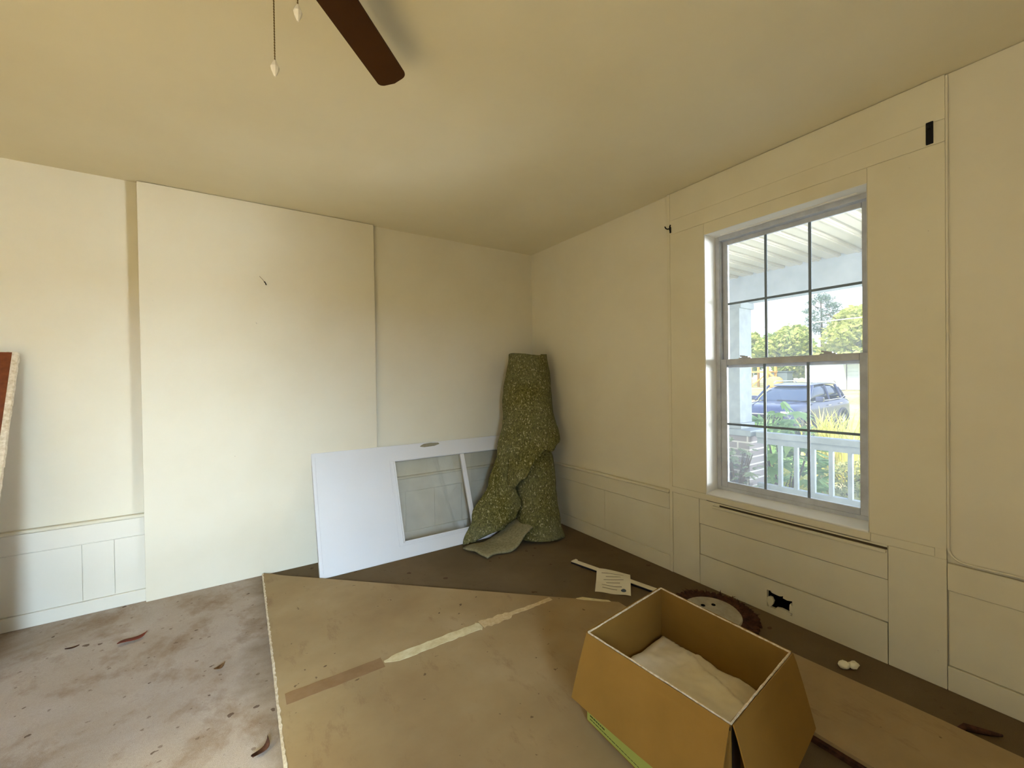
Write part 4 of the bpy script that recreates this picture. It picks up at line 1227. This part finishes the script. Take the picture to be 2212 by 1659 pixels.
for k, (x, y, lb2) in enumerate(((6.5, -.15, 'tuft of yellow strappy leaves in front of the car, right'), (7.3, 1.5, 'tuft of green strappy leaves in front of the car wheel'), (5.6, -1.4, 'tuft of yellow strappy leaves near the right window edge'))):
    rnd = random.Random(90 + k); s_ = thing('strappy_plant', lb2, 'plant', (x, y, -.58), 0, 'strappy plants in front of the car')
    bm = bmesh.new()
    for _ in range(170):
        a = rnd.uniform(0, 2 * PI); q = rnd.uniform(.1, .55); hh = rnd.uniform(.75, 1.3) * (1, .8, 1)[k]
        b0 = Vector((rnd.uniform(-.25, .25), rnd.uniform(-.35, .35), 0)); w = Vector((-math.sin(a), math.cos(a), 0)) * .016
        m1_ = b0 + Vector((q * .4 * math.cos(a), q * .4 * math.sin(a), hh * .75)); e_ = b0 + Vector((q * math.cos(a), q * math.sin(a), hh))
        v = [bm.verts.new(z) for z in (b0 - w, b0 + w, m1_ + w, m1_ - w)]; bm.faces.new(v); bm.faces.new((v[3], v[2], bm.verts.new(e_)))
    obj('foliage', bm, (ML_grass, ML_shrub, ML_grass)[k], s_)

# ------------------------------------------------------------------ light
w = bpy.data.worlds.new('sky'); SC.world = w; w.use_nodes = True
nt = w.node_tree; bg = nt.nodes['Background']
tc = nt.nodes.new('ShaderNodeTexCoord'); sp_ = nt.nodes.new('ShaderNodeSeparateXYZ'); rp_ = nt.nodes.new('ShaderNodeValToRGB')
nt.links.new(tc.outputs['Generated'], sp_.inputs[0]); nt.links.new(sp_.outputs[2], rp_.inputs[0])
e = rp_.color_ramp.elements; e[0].position = 0; e[0].color = (.86, .93, 1, 1); e[1].position = .8; e[1].color = (.42, .62, 1, 1)
nt.links.new(rp_.outputs[0], bg.inputs[0]); bg.inputs[1].default_value = 2.4

def sun(name, dirv, strength, col, ang=.6):
    l = bpy.data.lights.new(name, 'SUN'); l.energy = strength; l.color = col; l.angle = math.radians(ang)
    o = bpy.data.objects.new(name, l); COL.objects.link(o)
    o.rotation_euler = Vector(dirv).to_track_quat('-Z', 'Y').to_euler(); return o
sun('sun', (.75, .28, -.95), 8.0, (1, .93, .80))

def area(name, loc, target, sx, sy, power, col, spread=180):
    l = bpy.data.lights.new(name, 'AREA'); l.shape = 'RECTANGLE'; l.size = sx; l.size_y = sy; l.energy = power; l.color = col; l.spread = math.radians(spread)
    o = bpy.data.objects.new(name, l); COL.objects.link(o); o.location = loc
    o.rotation_euler = (Vector(target) - Vector(loc)).to_track_quat('-Z', 'Y').to_euler(); return o
# daylight falling in through the left and near windows
area('daylight_left_window', (XL - 2.5, -3.4, 4.7), (-3.8, -3.0, 0), 2.0, 1.6, 3300, (1, .94, .57), 120)
area('daylight_near_window', (-3.5, YN - 4.0, 3.0), (-2.7, 0, .7), 2.6, 1.8, 840, (.57, .76, 1), 120)
# added lamp past the porch end, boosting daylight slanting through the visible window
area('porch_end_boost', (4.4, -5.2, 1.15), (0, -2.2, 1.40), 2.4, 1.2, 165, (.84, .92, 1), 62)
l = area('window_portal', (.17, -2.21, 1.37), (-1, -2.21, 1.37), .9, 1.6, 1, (1, 1, 1)); l.data.cycles.is_portal = True

# ------------------------------------------------------------------ camera
cam = bpy.data.cameras.new('camera'); co = bpy.data.objects.new('camera', cam); COL.objects.link(co)
yaw, pitch, roll_ = .5797, -.0099, -.0145
cam.sensor_width = 36; cam.lens = 36 * 907.82 / 2212; cam.clip_start = .02; cam.clip_end = 500
F_ = Vector((math.cos(pitch) * math.sin(yaw), math.cos(pitch) * math.cos(yaw), math.sin(pitch)))
Rt = Vector((math.cos(yaw), -math.sin(yaw), 0)); Up = Rt.cross(F_)
c, s = math.cos(roll_), math.sin(roll_)
# same roll convention as the fit: x' = c x - s y , y' = s x + c y
R2 = Rt * c + Up * s; U2 = -Rt * s + Up * c
co.matrix_world = Matrix(((R2.x, U2.x, -F_.x, -2.4223), (R2.y, U2.y, -F_.y, -3.3234), (R2.z, U2.z, -F_.z, 1.291), (0, 0, 0, 1)))
SC.camera = co
SC.view_settings.view_transform = 'Standard'; SC.view_settings.look = 'None'; SC.view_settings.gamma = 1
SC.view_settings.use_curve_mapping = False; SC.view_settings.exposure = -0.12
